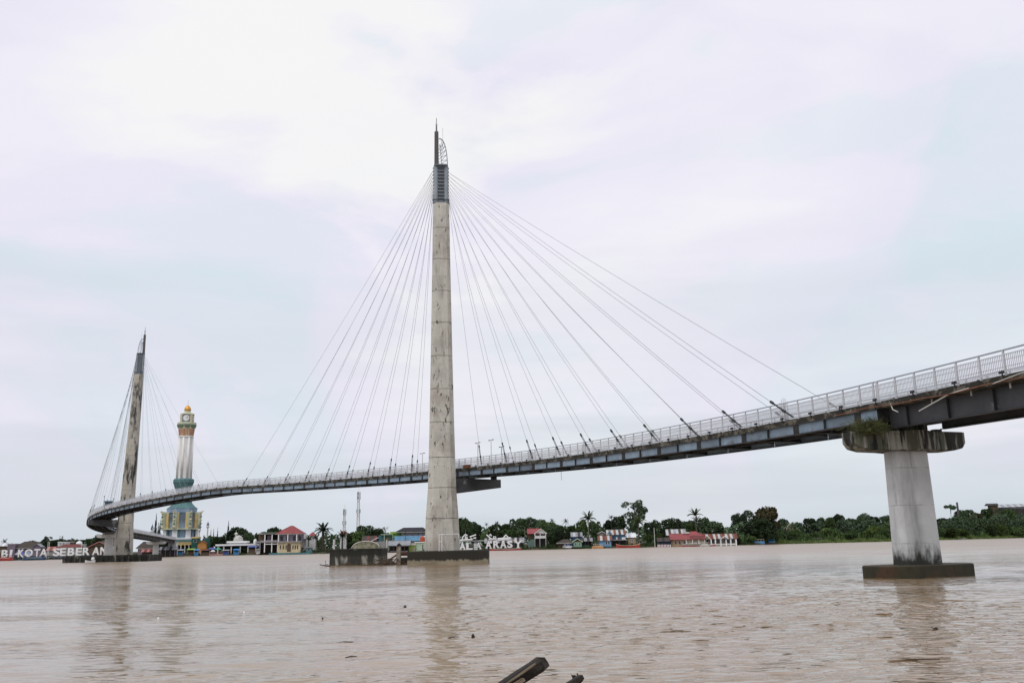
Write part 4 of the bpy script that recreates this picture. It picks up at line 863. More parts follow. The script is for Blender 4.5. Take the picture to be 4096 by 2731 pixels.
palm(2353, 2075, 38, 9, 'tall coconut palm leaning over the green riverside house', 20, fr=FR, lean=.0)
palm(2554, 2088, 36, 10, 'drooping coconut palm with leaning trunk beside the tan house', 20, lean=.07)
palm(2781, 2062, 34, 32, 'tall upright coconut palm behind the red roof', 18, up=True); palm(2786, 2085, 30, 34, 'lower shaggy palm under the tall upright coconut palm', 16)
for a in ((2208, 2085, 17, 24), (2263, 2086, 18, 48), (2444, 2071, 18, 45), (1988, 2094, 15, 30), (1946, 2098, 12, 45), (2114, 2078, 14, 30), (2397, 2108, 15, 20)): palm(*a, 'slim areca palm with a small crown among the trees behind the houses', 11, group='slim areca palms', fr=FRD, thick=.10)
palm(1862, 2110, 22, 14, 'shaggy brownish palm just right of the tall pylon', 16); palm(2117, 2160, 13, 4, 'young palm in front of the two storey house with red gable', 10)
# right wild bank
tree('broad', 3060, 2017, 104, 8, G_RED, 'big reddish-topped tree at the water beside the blue boat', name='broadleaf_tree'); tree('round', 3035, 2068, 124, 7, G_DARK, 'dark lower tree under the big reddish-topped one', name='broadleaf_tree')
for a in ((2950, 2046, 56, 70, 'round', G_BLUE), (2990, 2034, 66, 75, 'round', G_BLUE), (3128, 2068, 56, 70, 'round', G_BLUE), (3200, 2086, 40, 80, 'round', G_DARK), (3240, 2068, 50, 50, 'broad', G_DARK), (3285, 2064, 50, 70, 'broad', G_DARK), (3318, 2062, 46, 40, 'broad', G_MID), (3350, 2054, 60, 60, 'broad', G_DARK), (3400, 2068, 60, 80, 'round', G_BLUE), (3455, 2048, 60, 80, 'round', G_BLUE), (3440, 2066, 50, 50, 'broad', G_DARK), (3500, 2062, 44, 70, 'broad', G_DARK), (3545, 2056, 60, 60, 'round', G_DARK), (3580, 2062, 50, 40, 'broad', G_MID), (3610, 2068, 60, 70, 'round', G_DARK), (3660, 2070, 60, 70, 'round', G_DARK), (3720, 2072, 60, 70, 'round', G_DARK), (3770, 2068, 56, 60, 'broad', G_DARK), (3840, 2034, 60, 60, 'round', G_DARK), (3875, 2034, 56, 66, 'round', G_DARK), (3835, 2060, 70, 30, 'broad', G_DARK), (3905, 2048, 56, 50, 'broad', G_RED), (3950, 2042, 60, 60, 'broad', G_DARK), (4000, 2042, 64, 56, 'round', G_DARK), (4050, 2038, 60, 60, 'broad', G_DARK), (4085, 2030, 50, 66, 'broad', G_MID), (4125, 2036, 70, 60, 'round', G_DARK), (3942, 2030, 46, 52, 'broad', G_MID), (3985, 2032, 56, 50, 'round', G_DARK), (4026, 2030, 60, 50, 'broad', G_MID), (4072, 2031, 56, 52, 'broad', G_DARK), (3900, 2075, 80, 24, 'round', G_MID), (3980, 2076, 80, 26, 'broad', G_DARK), (4060, 2070, 80, 26, 'round', G_DARK)):
    x_, y_, w_, b_, k_, g_ = a; tree(k_, x_, y_, w_, b_, g_, where(x_, k_, g_), G3, name='broadleaf_tree')
tree('flat', 3799, 2020, 58, 40, G_BLUE, 'flat-topped tree with a long bare trunk by the dark chimney', name='flat_crowned_tree', bark=M_barkp)
bx = [(2905+i*34+random.uniform(-8, 8)) for i in range(37)]
for i, x_ in enumerate(bx):
    g_ = random.choice([G_LITE, G_MID, G_MID, G_DARK])
    tree('bush', x_, 2128-((x_-2900)*.03)+random.uniform(-22, 14), random.uniform(44, 78), random.uniform(4, 22), g_, 'waterside '+where(x_, 'bush', g_), G4, name='shrub')
# grass and undergrowth along the water: nobody could count it
def fringe(name, x0, x1, n, hmin, hmax, depth, m, label, dmin=0):
    r = np.random.default_rng(int(n+x0)); v = []; f = []
    xs = r.uniform(x0, x1, n); ts = dmin+r.uniform(0, 1, n)**1.3*depth
    clump = .5+.5*np.sin(xs*.35+np.sin(xs*.11)*3)
    for x, t_, c_ in zip(xs, ts, clump):
        y = shore_y(x)+t_; z = ground_z(x, y)-.1; h = r.uniform(hmin, hmax)*(.45+.75*c_); a = r.uniform(0, 6.28); w = r.uniform(.10, .30); l = r.normal(0, .35)*h
        k = len(v); dx, dy = math.cos(a)*w, math.sin(a)*w
        v += [(x-dx, y-dy, z), (x+dx, y+dy, z), (x+dx*.5+l*.5, y+dy*.5, z+h*.65), (x+l, y+r.normal(0, .2)*h, z+h)]; f += [(k, k+1, k+2), (k, k+2, k+3)]
    o = link(name, cloud_mesh(name, v, f), m); stuff(o); tag(o, label, 'grass')
fringe('reed_bed', 118, 340, 14000, .5, 1.7, 7, G_GRASS, 'bright green reeds along the water of the wild right bank')
fringe('undergrowth', 95, 345, 9000, 1.5, 4.0, 40, G_MID, 'leafy undergrowth below the trees of the wild right bank', 6)
fringe('bank_weeds', -20, 110, 6000, .4, 1.6, 14, G_MID, 'low green weeds round the stilts of the riverside houses', 2)
fringe('left_bank_weeds', -300, -30, 7000, .3, 1.2, 16, G_DARK, 'low dark weeds along the left bank below the stalls', 3)

# woodland mass far behind the riverside trees
def woodland(name, label, prof, back0, back1, n, m, size=.75):
    r = np.random.default_rng(n); v = []; f = []; pxs = np.array([p[0] for p in prof], float); pys = np.array([p[1] for p in prof], float)
    x = r.uniform(pxs[0], pxs[-1], n); 
    wob = 14*np.sin(x*.061)+9*np.sin(x*.143+1)+6*np.sin(x*.31+2)
    top = np.interp(x, pxs, pys)+wob*.6; u = r.uniform(0, 1, n)**.8
    C = []
    for i in range(n):
        X0 = (x[i]-CX)/FPX*460; yy = shore_y(X0)+r.uniform(back0, back1); p = W(x[i], top[i], yy); g_ = ground_z(p[0], yy); C.append((p[0], yy, g_+(p[2]-g_)*u[i]))
    C = np.array(C); nn = r.normal(size=(n, 3)); nn[:, 1] -= .5; nn[:, 2] += .3; nn /= np.linalg.norm(nn, axis=1)[:, None]; a = np.cross(nn, r.normal(size=(n, 3))); a /= np.linalg.norm(a, axis=1)[:, None]; b = np.cross(nn, a); s_ = (size*r.uniform(.5, 1.3, n))[:, None]
    V = np.stack([C-a*s_, C-b*s_*.6+nn*s_*.15, C+a*s_-nn*s_*.2, C+b*s_*.6], 1).reshape(-1, 3)
    o = link(name, cloud_mesh(name, V, np.arange(n*4).reshape(-1, 4)), m); stuff(o); tag(o, label, 'woodland')
woodland('woodland', 'dark mass of far woodland behind the riverside houses', [(1840, 2112), (2000, 2116), (2200, 2108), (2420, 2120), (2600, 2112), (2760, 2100), (2900, 2098), (3100, 2100), (3160, 2112)], 55, 85, 9000, G_BLUE)
woodland('woodland', 'blue-green mass of far woodland along the wild right bank', [(3120, 2098), (3250, 2092), (3350, 2084), (3500, 2084), (3700, 2090), (3800, 2084), (3900, 2066), (4000, 2060), (4130, 2056)], 45, 80, 13000, G_BLUE)
woodland('woodland', 'dark mass of far trees between the left bank roofs', [(90, 2178), (220, 2166), (330, 2165), (460, 2168)], 75, 95, 3500, G_DARK)
woodland('woodland', 'dark mass of far trees between the mosque and the lattice masts', [(860, 2150), (1000, 2140), (1100, 2128), (1230, 2150), (1350, 2140), (1480, 2128), (1570, 2130)], 60, 85, 6000, G_DARK)
# ------------------------------------------------------------------ buildings on the far bank
def pm_(name, c, **k): return mat(name, c, k.pop('rough', .8), k.pop('var', .15), k.pop('scale', .5), **k)
wall_c = dict(grey=(.30, .29, .28), brown=(.11, .075, .05), mauve=(.20, .16, .20), cream=(.58, .50, .33), white=(.66, .66, .66), blue=(.16, .33, .52), skyblue=(.22, .45, .68), green=(.22, .36, .27), lime=(.26, .42, .06), pale_green=(.48, .60, .44), teal=(.08, .19, .20), tan=(.36, .26, .16), orange=(.55, .25, .08), dark=(.045, .04, .036), violet=(.30, .27, .34), darkblue=(.05, .09, .17))
wall_c = {k: tuple(x*.88 for x in v) for k, v in wall_c.items()}
WM = {k: pm_('wall_'+k, v, stain=[(tuple(x*.45 for x in v), .6, .15, (.5, .5, .25), .55)]) for k, v in wall_c.items()}
roof_c = dict(red=(.25, .06, .062), darkred=(.14, .035, .03), rust=(.17, .075, .045), zinc=(.42, .43, .44), grey=(.26, .27, .29), black=(.022, .020, .026), brown=(.055, .043, .034), white=(.70, .72, .74), pink=(.40, .17, .16), pale=(.45, .43, .40))
RM = {k: pm_('roof_'+k, v, stain=[(tuple(x*.5 for x in v), .58, .12, (.4, .4, .4), .5)], rough=.7) for k, v in roof_c.items()}
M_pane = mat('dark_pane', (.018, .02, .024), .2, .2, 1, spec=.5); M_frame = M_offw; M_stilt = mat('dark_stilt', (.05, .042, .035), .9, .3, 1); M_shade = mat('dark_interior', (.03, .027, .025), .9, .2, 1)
def rot_face(x, y): return math.atan2(-x, y)*.5
class House:
    def __init__(s, name, label, cat, px0, px1, py_base, d, rz=None, group=None, floor=None):
        a, b = W(px0, py_base, d), W(px1, py_base, d); s.d = d; s.x0 = px0; s.pb = py_base
        s.cx = (a[0]+b[0])/2; s.zb = a[2] if floor is None else floor; s.w = b[0]-a[0]
        s.t = thing(name, label, cat, (s.cx, d, s.zb), rot_face(s.cx, d) if rz is None else rz, group)
    def lx(s, px): return W(px, s.pb, s.d)[0]-s.cx
    def lz(s, py, px=None): return W(px if px else s.x0, py, s.d)[2]-s.zb
    def box(s, name, m, px0, px1, py_top, py_bot, y0, y1, parent=None):
        z0, z1 = s.lz(py_bot, px0), s.lz(py_top, px0)
        return part(MB().box(s.lx(px0), s.lx(px1), y0, y1, z0, z1), name, m, parent or s.t)
    def win(s, px0, px1, py0, py1, y, m=None, name='window'):
        x0, x1, z0, z1 = s.lx(px0), s.lx(px1), s.lz(py1, px0), s.lz(py0, px0); b = .09; mb = MB()
        for q in ((x0, x1, z0, z0+b), (x0, x1, z1-b, z1), (x0, x0+b, z0+b, z1-b), (x1-b, x1, z0+b, z1-b)): mb.box(q[0], q[1], y-.09, y-.002, q[2], q[3])
        o = part(mb, name, m or M_frame, s.t); part(MB().box(x0+b, x1-b, y-.04, y-.004, z0+b, z1-b), 'pane', M_pane, o); return o
    def posts(s, pxs, py_top, py_bot, y, m, w=.3, name='post'):
        for p in pxs: x = s.lx(p); part(MB().box(x-w/2, x+w/2, y-w/2, y+w/2, s.lz(py_bot, p), s.lz(py_top, p)), name, m, s.t)
    def stilts(s, px0, px1, n, y0, y1, bottom=-1.):
        for p in np.linspace(px0, px1, n):
            for y in (y0, y1):
                x = s.lx(p); part(MB().box(x-.1, x+.1, y-.1, y+.1, bottom-s.zb, .02), 'stilt', M_stilt, s.t)
    def gable(s, px0, px1, py_ridge, py_eave, y0, y1, mats, over=.4, n=None):   # ridge along the front
        x0, x1 = s.lx(px0), s.lx(px1); zr, ze = s.lz(py_ridge, px0), s.lz(py_eave, px0); ym = (y0+y1)/2; n = n or max(3, int((x1-x0)/1.0)); xs = np.linspace(x0, x1, n+1)
        for i in range(n):
            m = mats[i % len(mats)]; e = .012*(i % 2)
            part(MB().slab([(xs[i], y0-over, ze+e), (xs[i+1]+.04, y0-over, ze+e), (xs[i+1]+.04, ym, zr+e), (xs[i], ym, zr+e)], .05), 'roof_sheet', m, s.t)
            part(MB().slab([(xs[i], y1+over, ze+e), (xs[i+1]+.04, y1+over, ze+e), (xs[i+1]+.04, ym, zr+e), (xs[i], ym, zr+e)], .05), 'roof_sheet', m, s.t)
        part(MB().beam((x0, ym, zr+.05), (x1, ym, zr+.05), .25, .09), 'ridge_cap', mats[0], s.t)
        for x in (x0+.15, x1-.15): part(MB().rings([[(x-.05, y0, ze), (x-.05, y1, ze), (x-.05, ym, zr-.08)], [(x+.05, y0, ze), (x+.05, y1, ze), (x+.05, ym, zr-.08)]]), 'gable_wall', mats[-1], s.t)
    def front_gable(s, px0, px1, py_ridge, py_eave, y0, y1, m, gm, over=.5, trim=None):
        x0, x1 = s.lx(px0), s.lx(px1); xm = (x0+x1)/2; zr, ze = s.lz(py_ridge, px0), s.lz(py_eave, px0)
        for xa in (x0, x1):
            part(MB().slab([(xa, y0-over, ze), (xm, y0-over, zr), (xm, y1, zr), (xa, y1, ze)], .08), 'roof_slope', m, s.t)
            if trim: part(MB().beam((xa, y0-over-.03, ze-.05), (xm, y0-over-.03, zr-.05), .06, .28), 'bargeboard', trim, s.t)
        part(MB().extr([(x0+.25, ze), (x1-.25, ze), (xm, zr-.15)], y0, y0+.1), 'gable_wall', gm, s.t)
    def hip(s, px0, px1, pr0, pr1, py_ridge, py_eave, y0, y1, m, over=.6):
        x0, x1, r0, r1 = s.lx(px0), s.lx(px1), s.lx(pr0), s.lx(pr1); zr, ze = s.lz(py_ridge, px0), s.lz(py_eave, px0); ya, yb = y0-over, y1+over; dm = min((yb-ya)/2, 4.); yr0, yr1 = ya+dm, max(ya+dm+.01, yb-dm)
        A, B, C_, D = (x0, ya, ze), (x1, ya, ze), (x1, yb, ze), (x0, yb, ze); E, F_, G, Hh = (r0, yr0, zr), (r1, yr0, zr), (r1, yr1, zr), (r0, yr1, zr)
        for q in ((A, B, F_, E), (B, C_, G, F_), (C_, D, Hh, G), (D, A, E, Hh)):
            q = [p for i, p in enumerate(q) if i == 0 or np.linalg.norm(np.array(p)-np.array(q[i-1])) > .02]; part(MB().slab(q, .1), 'roof_slope', m, s.t)
        if yr1-yr0 > .1 and r1-r0 > .1: part(MB().slab([E, F_, G, Hh], .1), 'roof_slope', m, s.t)
        for p, q in ((A, E), (B, F_), (E, F_)):
            if np.linalg.norm(np.array(p)-np.array(q)) > .1: part(MB().beam(p, q, .22, .12), 'hip_cap', m, s.t)
        part(MB().box(x0+.05, x1-.05, ya+.05, yb-.05, ze-.28, ze-.12), 'soffit', M_offw, s.t)

# --- far left bank
h = House('house', 'house with white roof sheets above brown boards at the far left bank', 'house', -12, 29, 2214, 402); h.box('wall', WM['brown'], -12, 29, 2184, 2230, 0, 7); h.gable(-16, 32, 2171, 2184, 0, 7, [RM['white'], RM['zinc']])
h = House('house', 'plain mauve-grey block house with flat top behind the letter I', 'house', 28, 56, 2214, 400); h.box('wall', WM['mauve'], 28, 56, 2175, 2230, 0, 7); h.box('parapet', WM['grey'], 27.5, 56.5, 2173.5, 2177, -.1, 7.1)
h = House('house', 'wide house under a big dark brown hip roof behind the letters KOTA', 'house', 55, 150, 2210, 403); h.box('wall', WM['mauve'], 60, 146, 2188, 2228, 0, 11); h.hip(52, 152, 88, 128, 2166, 2190, 0, 11, RM['brown']); h.win(72, 80, 2196, 2204, 0); h.win(112, 120, 2196, 2204, 0)
h = House('house', 'mauve house with a shallow front gable behind the letters TA', 'house', 131, 160, 2210, 398); h.box('wall', WM['mauve'], 131, 160, 2186, 2228, 0, 6); h.front_gable(128, 162, 2174, 2187, 0, 6, RM['grey'], WM['mauve'])
h = House('house', 'low house under faded pink roof sheets left of the letter S', 'house', 186, 234, 2210, 399); h.box('wall', WM['grey'], 188, 232, 2200, 2228, 0, 8); h.gable(184, 236, 2186, 2201, 0, 8, [RM['pink'], RM['rust'], RM['pink'], RM['darkred']])
h = House('house', 'long house under a dark red roof behind the letters SEBER', 'house', 232, 322, 2210, 401); h.box('wall', WM['grey'], 236, 318, 2189, 2228, 0, 9); h.hip(230, 324, 252, 300, 2176.5, 2189, 0, 9, RM['darkred'])
for a in (255, 280, 304): h.win(a, a+7, 2192, 2199, 0)
h = House('white_building', 'white flat-roofed building behind the red roof', 'building', 230, 262, 2205, 418); h.box('wall', WM['white'], 230, 262, 2168, 2225, 0, 8); h.box('parapet', M_white, 229, 263, 2166.5, 2169.5, -.1, 8.1); h.win(236, 242, 2171, 2176, 0); h.win(248, 254, 2171, 2176, 0)
h = House('roof_turret', 'small brown turret rising between white building and white dome', 'turret', 277, 290, 2200, 416); h.box('wall', WM['brown'], 278, 289, 2166, 2225, 0, 2.5); h.hip(275, 292, 281, 286, 2159, 2166, 0, 2.5, RM['brown'], .2)
h = House('domed_prayer_house', 'low white prayer house with a white dome behind the red roof', 'mosque', 290, 326, 2205, 420); h.box('wall', WM['white'], 290, 326, 2175, 2225, 0, 8)
rr = (h.lx(321)-h.lx(296))/2; part(MB().lathe([(rr*math.cos(a), h.lz(2175)+rr*.95*math.sin(a)) for a in np.linspace(0, 1.5, 8)]+[(.02, h.lz(2175)+rr)], 16, (0, 3)), 'dome', M_white, h.t, smooth=True)
for px_, lb in ((193, 'pale slim flagpole behind the letter A of KOTA'), (198.5, 'second pale slim flagpole behind the letter A of KOTA'), (328, 'pale tall flagpole rising above the letter E before R'), (340, 'greenish pole above the letter R')):
    a = W(px_, 2165, 396); tag(part(MB().tube([(a[0], 396, .5), (a[0], 396, a[2])], .11, 6), 'flagpole', M_offw if px_ != 340 else WM['green'], None), lb, 'pole')
h = House('house', 'brown house with pink-trimmed gable beside the pale pier', 'house', 352, 440, 2210, 398); h.box('wall', WM['brown'], 358, 434, 2184, 2228, 0, 9); h.front_gable(348, 442, 2166, 2190, 0, 9, RM['brown'], WM['brown'], trim=RM['pink']); h.win(380, 390, 2196, 2204, 0); h.win(402, 412, 2196, 2204, 0)
h = House('house', 'big dark-roofed house rising behind the pink-trimmed gable', 'house', 405, 470, 2205, 415); h.box('wall', WM['brown'], 408, 468, 2168, 2225, 0, 10); h.hip(400, 474, 425, 455, 2146, 2170, 0, 10, RM['brown'])
h = House('house', 'dark-roofed house right of the stained pylon base', 'house', 548, 612, 2212, 412); h.box('wall', WM['mauve'], 552, 610, 2190, 2230, 0, 9); h.hip(545, 615, 566, 596, 2166, 2192, 0, 9, RM['brown']); h.win(560, 570, 2198, 2207, 0)
h = House('orange_building', 'narrow orange building with vertical bands beside the narrow pier', 'building', 586, 606, 2210, 420); h.box('wall', WM['orange'], 586, 606, 2167, 2228, 0, 6)
for a in (589, 595, 601): h.box('pilaster', WM['cream'], a, a+2, 2168, 2226, -.15, -.003)
h = House('shed', 'low shed with a faded pink roof right of the stained pylon', 'shed', 566, 604, 2222, 404); h.box('wall', M_shade, 568, 602, 2207, 2229, 0, 4); h.gable(564, 606, 2196, 2207, 0, 4, [RM['pink'], RM['darkred']])
h = House('shed', 'dark open shed with blue-grey roof under the low end of the deck', 'shed', 640, 700, 2220, 422); h.box('wall', M_shade, 642, 698, 2198, 2229, 0, 5); h.gable(636, 704, 2186, 2199, 0, 5, [RM['grey'], RM['black'], RM['grey']]); h.posts([645, 662, 680, 697], 2199, 2229, -.3, WM['mauve'], .22)
h = House('white_block', 'white wall block under the end of the deck', 'building', 672, 702, 2205, 430); h.box('wall', WM['white'], 672, 702, 2170, 2225, 0, 5); h.box('coping', M_offw, 671, 703, 2168.5, 2171, -.1, 5.1); h.win(680, 686, 2178, 2184, 0)

# --- clock tower
TD = 480.; tx = 735
a0 = W(738, 2215, TD); TX = W(736, 1900, TD)[0]
tw = thing('clock_tower', 'tall white clock tower with gold dome above a yellow and blue octagonal base', 'clock tower', (TX, TD, 1.8), math.radians(22.5))
tz = lambda py: W(735, py, TD)[2]-1.8
pw = lambda px: px/FPX*490/2      # half width from picture width
M_tw = mat('tower_white', (.70, .68, .66), .7, .08, .1, stain=[((.55, .53, .50), .56, .2, (.5, .5, .05), .5)]); M_tgreen = pm_('tower_green', (.15, .23, .16)); M_tteal = pm_('tower_teal', (.09, .18, .18)); M_tcream = pm_('tower_cream', (.55, .50, .32)); M_tpale = pm_('tower_pale_green', (.47, .49, .36)); M_tyel = pm_('tower_yellow', (.58, .44, .20)); M_tblue = pm_('tower_blue_glass', (.27, .35, .46), rough=.35); M_tred = pm_('tower_red_slot', (.45, .17, .11)); M_gold = mat('gold_dome', (.62, .30, .04), .35, .1, .2, metallic=.3); M_tslate = pm_('tower_slate', (.12, .16, .21), rough=.4)
OR = math.pi/8
def tl(prof, name, m, n=8, parent=None, rot=OR, smooth=False): return part(MB().lathe(prof, n, rot=rot), name, m, parent or tw, smooth=smooth)
tl([(pw(56), tz(1950)), (pw(53), tz(1748))], 'shaft', M_tw)
for k in range(8):     # fluting: half round columns at the corners
    a = OR*0+k*math.pi/4+OR; r0, r1 = pw(54), pw(51)
    part(MB().tube([(math.cos(a)*r0, math.sin(a)*r0, tz(1918)), (math.cos(a)*r1, math.sin(a)*r1, tz(1750))], [.62, .56], 10), 'corner_column', M_tw, tw, smooth=True)
tl([(pw(60), tz(1750)), (pw(62), tz(1747)), (pw(58), tz(1745))], 'collar', M_white)
tl([(pw(56), tz(1746)), (pw(66), tz(1708))], 'slot_drum', M_tcream)
for k in range(8):
    a = k*math.pi/4
    for s in (-1.5, -.5, .5, 1.5):
        r0, r1 = pw(56)*.925+.03, pw(64)*.925+.03; y = s*.78
        part(MB().beam((math.cos(a)*r0-math.sin(a)*y, math.sin(a)*r0+math.cos(a)*y, tz(1744)), (math.cos(a)*r1-math.sin(a)*y*1.1, math.sin(a)*r1+math.cos(a)*y*1.1, tz(1717)), .12, .42, up=(-math.sin(a), math.cos(a), 0)), 'red_slat', M_tred, tw)
    part(MB().beam((math.cos(a)*pw(64)*.95, math.sin(a)*pw(64)*.95, tz(1713)), (math.cos(a)*pw(74)*.95, math.sin(a)*pw(74)*.95, tz(1700)), .5, 2.2, up=(-math.sin(a), math.cos(a), 0)), 'balcony_bracket', M_tgreen, tw)
tl([(pw(66), tz(1706)), (pw(76), tz(1699)), (pw(76), tz(1692)), (pw(70), tz(1691))], 'balcony', M_tpale)
tl([(pw(70), tz(1692)), (pw(50), tz(1688)), (pw(48), tz(1686))], 'balcony_roof', M_tgreen)
hb = pw(46); cb = part(MB().rings([[(x, y, z) for x, y in rot2(octo(2*hb, 2*hb, .12), -math.radians(22.5)+rot_face(TX, TD), (0, 0))] for z in (tz(1690), tz(1657))]), 'clock_room', M_tcream, tw)
ca = -math.radians(22.5)+rot_face(TX, TD); fx, fy = math.sin(ca), -math.cos(ca)
for s in range(4):
    a = ca+s*math.pi/2; nx, ny = math.sin(a), -math.cos(a); sx, sy = math.cos(a), math.sin(a); zc = tz(1674)
    q = lambda u, v, o_: (nx*(hb+o_)+sx*u, ny*(hb+o_)+sy*u, zc+v)
    part(MB().rings([[q(u*1.95, v*1.85, .01) for u, v in ((-1, -1), (1, -1), (1, 1), (-1, 1))], [q(u*1.95, v*1.85, .12) for u, v in ((-1, -1), (1, -1), (1, 1), (-1, 1))]]), 'clock_frame', M_tslate, tw)
    fc = part(MB().rings([[q(1.65*math.cos(t), 1.65*math.sin(t), e) for t in np.linspace(0, 2*math.pi, 20, endpoint=False)] for e in (.13, .18)]), 'clock_face', M_white, tw)
    part(MB().beam(q(-.1, -.1, .22), q(.75, .65, .22), .06, .16), 'clock_hand', M_shade, fc); part(MB().beam(q(-.1, 0, .24), q(1.1, .3, .24), .06, .12), 'clock_hand', M_shade, fc)
    for t in np.linspace(0, 2*math.pi, 12, endpoint=False): part(MB().beam(q(1.35*math.cos(t), 1.35*math.sin(t), .2), q(1.58*math.cos(t), 1.58*math.sin(t), .2), .05, .13), 'hour_mark', M_shade, fc)
tl([(hb*1.25, tz(1658)), (hb*1.0, tz(1654)), (hb*.7, tz(1652))], 'cornice', M_tpale)
tl([(pw(24), tz(1654)), (pw(23), tz(1641))], 'dome_drum', M_tcream, 12)
tl([(pw(26), tz(1642)), (pw(26)*.98, tz(1637)), (pw(26)*.8, tz(1630)), (pw(26)*.45, tz(1624)), (.1, tz(1621))], 'dome', M_gold, 16, smooth=True)
tl([(.12, tz(1622)), (.04, tz(1597))], 'finial', M_offw, 6)
tl([(pw(66), tz(1952)), (pw(78), tz(1934)), (pw(82), tz(1930)), (pw(82), tz(1920)), (pw(74), tz(1915)), (pw(60), tz(1914))], 'ring_gallery', M_tteal)
tl([(pw(40), tz(1990)), (pw(62), tz(1955)), (pw(74), tz(1936))], 'ring_underside', M_tblue)
tl([(pw(74), tz(2030)), (pw(60), tz(1985)), (pw(46), tz(1960))], 'waist', M_tcream)
tl([(pw(122), tz(2034)), (pw(100), tz(2026)), (pw(76), tz(2012)), (pw(70), tz(1995))], 'stepped_roof', M_tteal)
tl([(pw(116), tz(2050)), (pw(120), tz(2033))], 'glass_band', M_tblue)
tl([(pw(104), tz(2162)), (pw(104), tz(2050))], 'core', M_tblue)
for k in range(8):
    a = k*math.pi/4; c1, s1 = math.cos(a), math.sin(a)
    ap = pw(138)*.93; hwid = ap*math.tan(math.pi/8)
    for sd in (-1, 1):
        q0, q1 = sorted((sd*1.55, sd*(hwid-.35)))
        part(MB().rings([[(c1*(ap-dd)-s1*u, s1*(ap-dd)+c1*u, z) for u, dd in ((q0, .9 if sd > 0 else .2), (q1, .2 if sd > 0 else .9), (q1, 2.2), (q0, 2.2))] for z in (tz(2114), tz(2056))]), 'yellow_panel', M_tyel, tw)
        part(MB().rings([[(c1*(ap-dd)-s1*u, s1*(ap-dd)+c1*u, z) for u, dd in ((q0, .9 if sd > 0 else .2), (q1, .2 if sd > 0 else .9), (q1, 2.2), (q0, 2.2))] for z in (tz(2056)+.003, tz(2049))]), 'panel_head', M_tpale, tw)
    a2 = a+math.pi/8; r_ = pw(146)
    bt = part(MB().rings([[(math.cos(a2)*r_*k_+(-math.sin(a2))*u, math.sin(a2)*r_*k_+math.cos(a2)*u, z) for u, k_ in ((-.9, .9), (.9, .9), (.9, 1.02), (-.9, 1.02))] for z in (tz(2117), tz(2048))]), 'carved_buttress', M_tpale, tw)
    for j in range(5): part(MB().lathe([(.1, tz(2112)+j*1.75), (.62, tz(2112)+j*1.75+.5), (.1, tz(2112)+j*1.75+1.2)], 6, (math.cos(a2)*r_*1.03, math.sin(a2)*r_*1.03)), 'carving', M_tgreen if j % 2 else M_tcream, bt)
    part(MB().beam((math.cos(a2)*r_*.98, math.sin(a2)*r_*.98, tz(2050)), (math.cos(a2)*r_*1.14, math.sin(a2)*r_*1.14, tz(2045)), .4, .5), 'roof_horn', M_tcream, tw)
    for j in range(4): part(MB().beam((c1*pw(118)*.93-s1*-1.3, s1*pw(118)*.93+c1*-1.3, tz(2078)+j*.95), (c1*pw(118)*.93-s1*1.3, s1*pw(118)*.93+c1*1.3, tz(2078)+j*.95), .2, .35), 'louvre', M_tslate, tw)
    part(MB().beam((c1*pw(112)*.93, s1*pw(112)*.93, tz(2160)), (c1*pw(112)*.93, s1*pw(112)*.93, tz(2116)), 3.6, .3, up=(c1, s1, 0)), 'blue_bay', M_tblue, tw)
    part(MB().beam((math.cos(a2)*pw(124), math.sin(a2)*pw(124), tz(2162)), (math.cos(a2)*pw(124), math.sin(a2)*pw(124), tz(2116)), 2.6, .5, up=(math.cos(a2), math.sin(a2), 0)), 'white_pier', M_white, tw)
    part(MB().beam((math.cos(a2+.2)*pw(122), math.sin(a2+.2)*pw(122), tz(2162)), (math.cos(a2+.2)*pw(122), math.sin(a2+.2)*pw(122), tz(2116)), 1.2, .4, up=(math.cos(a2), math.sin(a2), 0)), 'teal_strip', M_tteal, tw)
tl([(pw(150), tz(2118)), (pw(150), tz(2114)), (pw(130), tz(2113))], 'ledge', M_tpale)
tl([(pw(118), -1), (pw(128), tz(2160)), (pw(150), tz(2158)), (pw(152), tz(2152)), (pw(130), tz(2150))], 'canopy', M_white)
h = House('arcade', 'cream and orange arched arcade at the foot of the clock tower', 'arcade', 706, 768, 2205, 466); h.box('back_wall', M_shade, 707, 767, 2176, 2222, 1.5, 4); h.box('fascia', M_tyel, 706, 768, 2166, 2172.5, 0, 1.2); h.box('roof_slab', M_tteal, 704, 770, 2158, 2166, -.2, 4)
for i in range(4):
    xa, xb = h.lx(707+i*15.3), h.lx(707+(i+1)*15.3)
    h.box('column', M_white, 706.5+i*15.3, 709+i*15.3, 2184, 2222, 0, .7)
    if i < 4:
        xm = (xa+xb)/2; r_ = (xb-xa)/2-.2; zc = h.lz(2184); poly = [(xa, zc)]+[(xm-r_*math.cos(t), zc+r_*.9*math.sin(t)) for t in np.linspace(0, math.pi, 10)]+[(xb, zc), (xb, h.lz(2172)), (xa, h.lz(2172))]
        part(MB().extr(poly, .1, .6), 'arch', M_tyel, h.t)
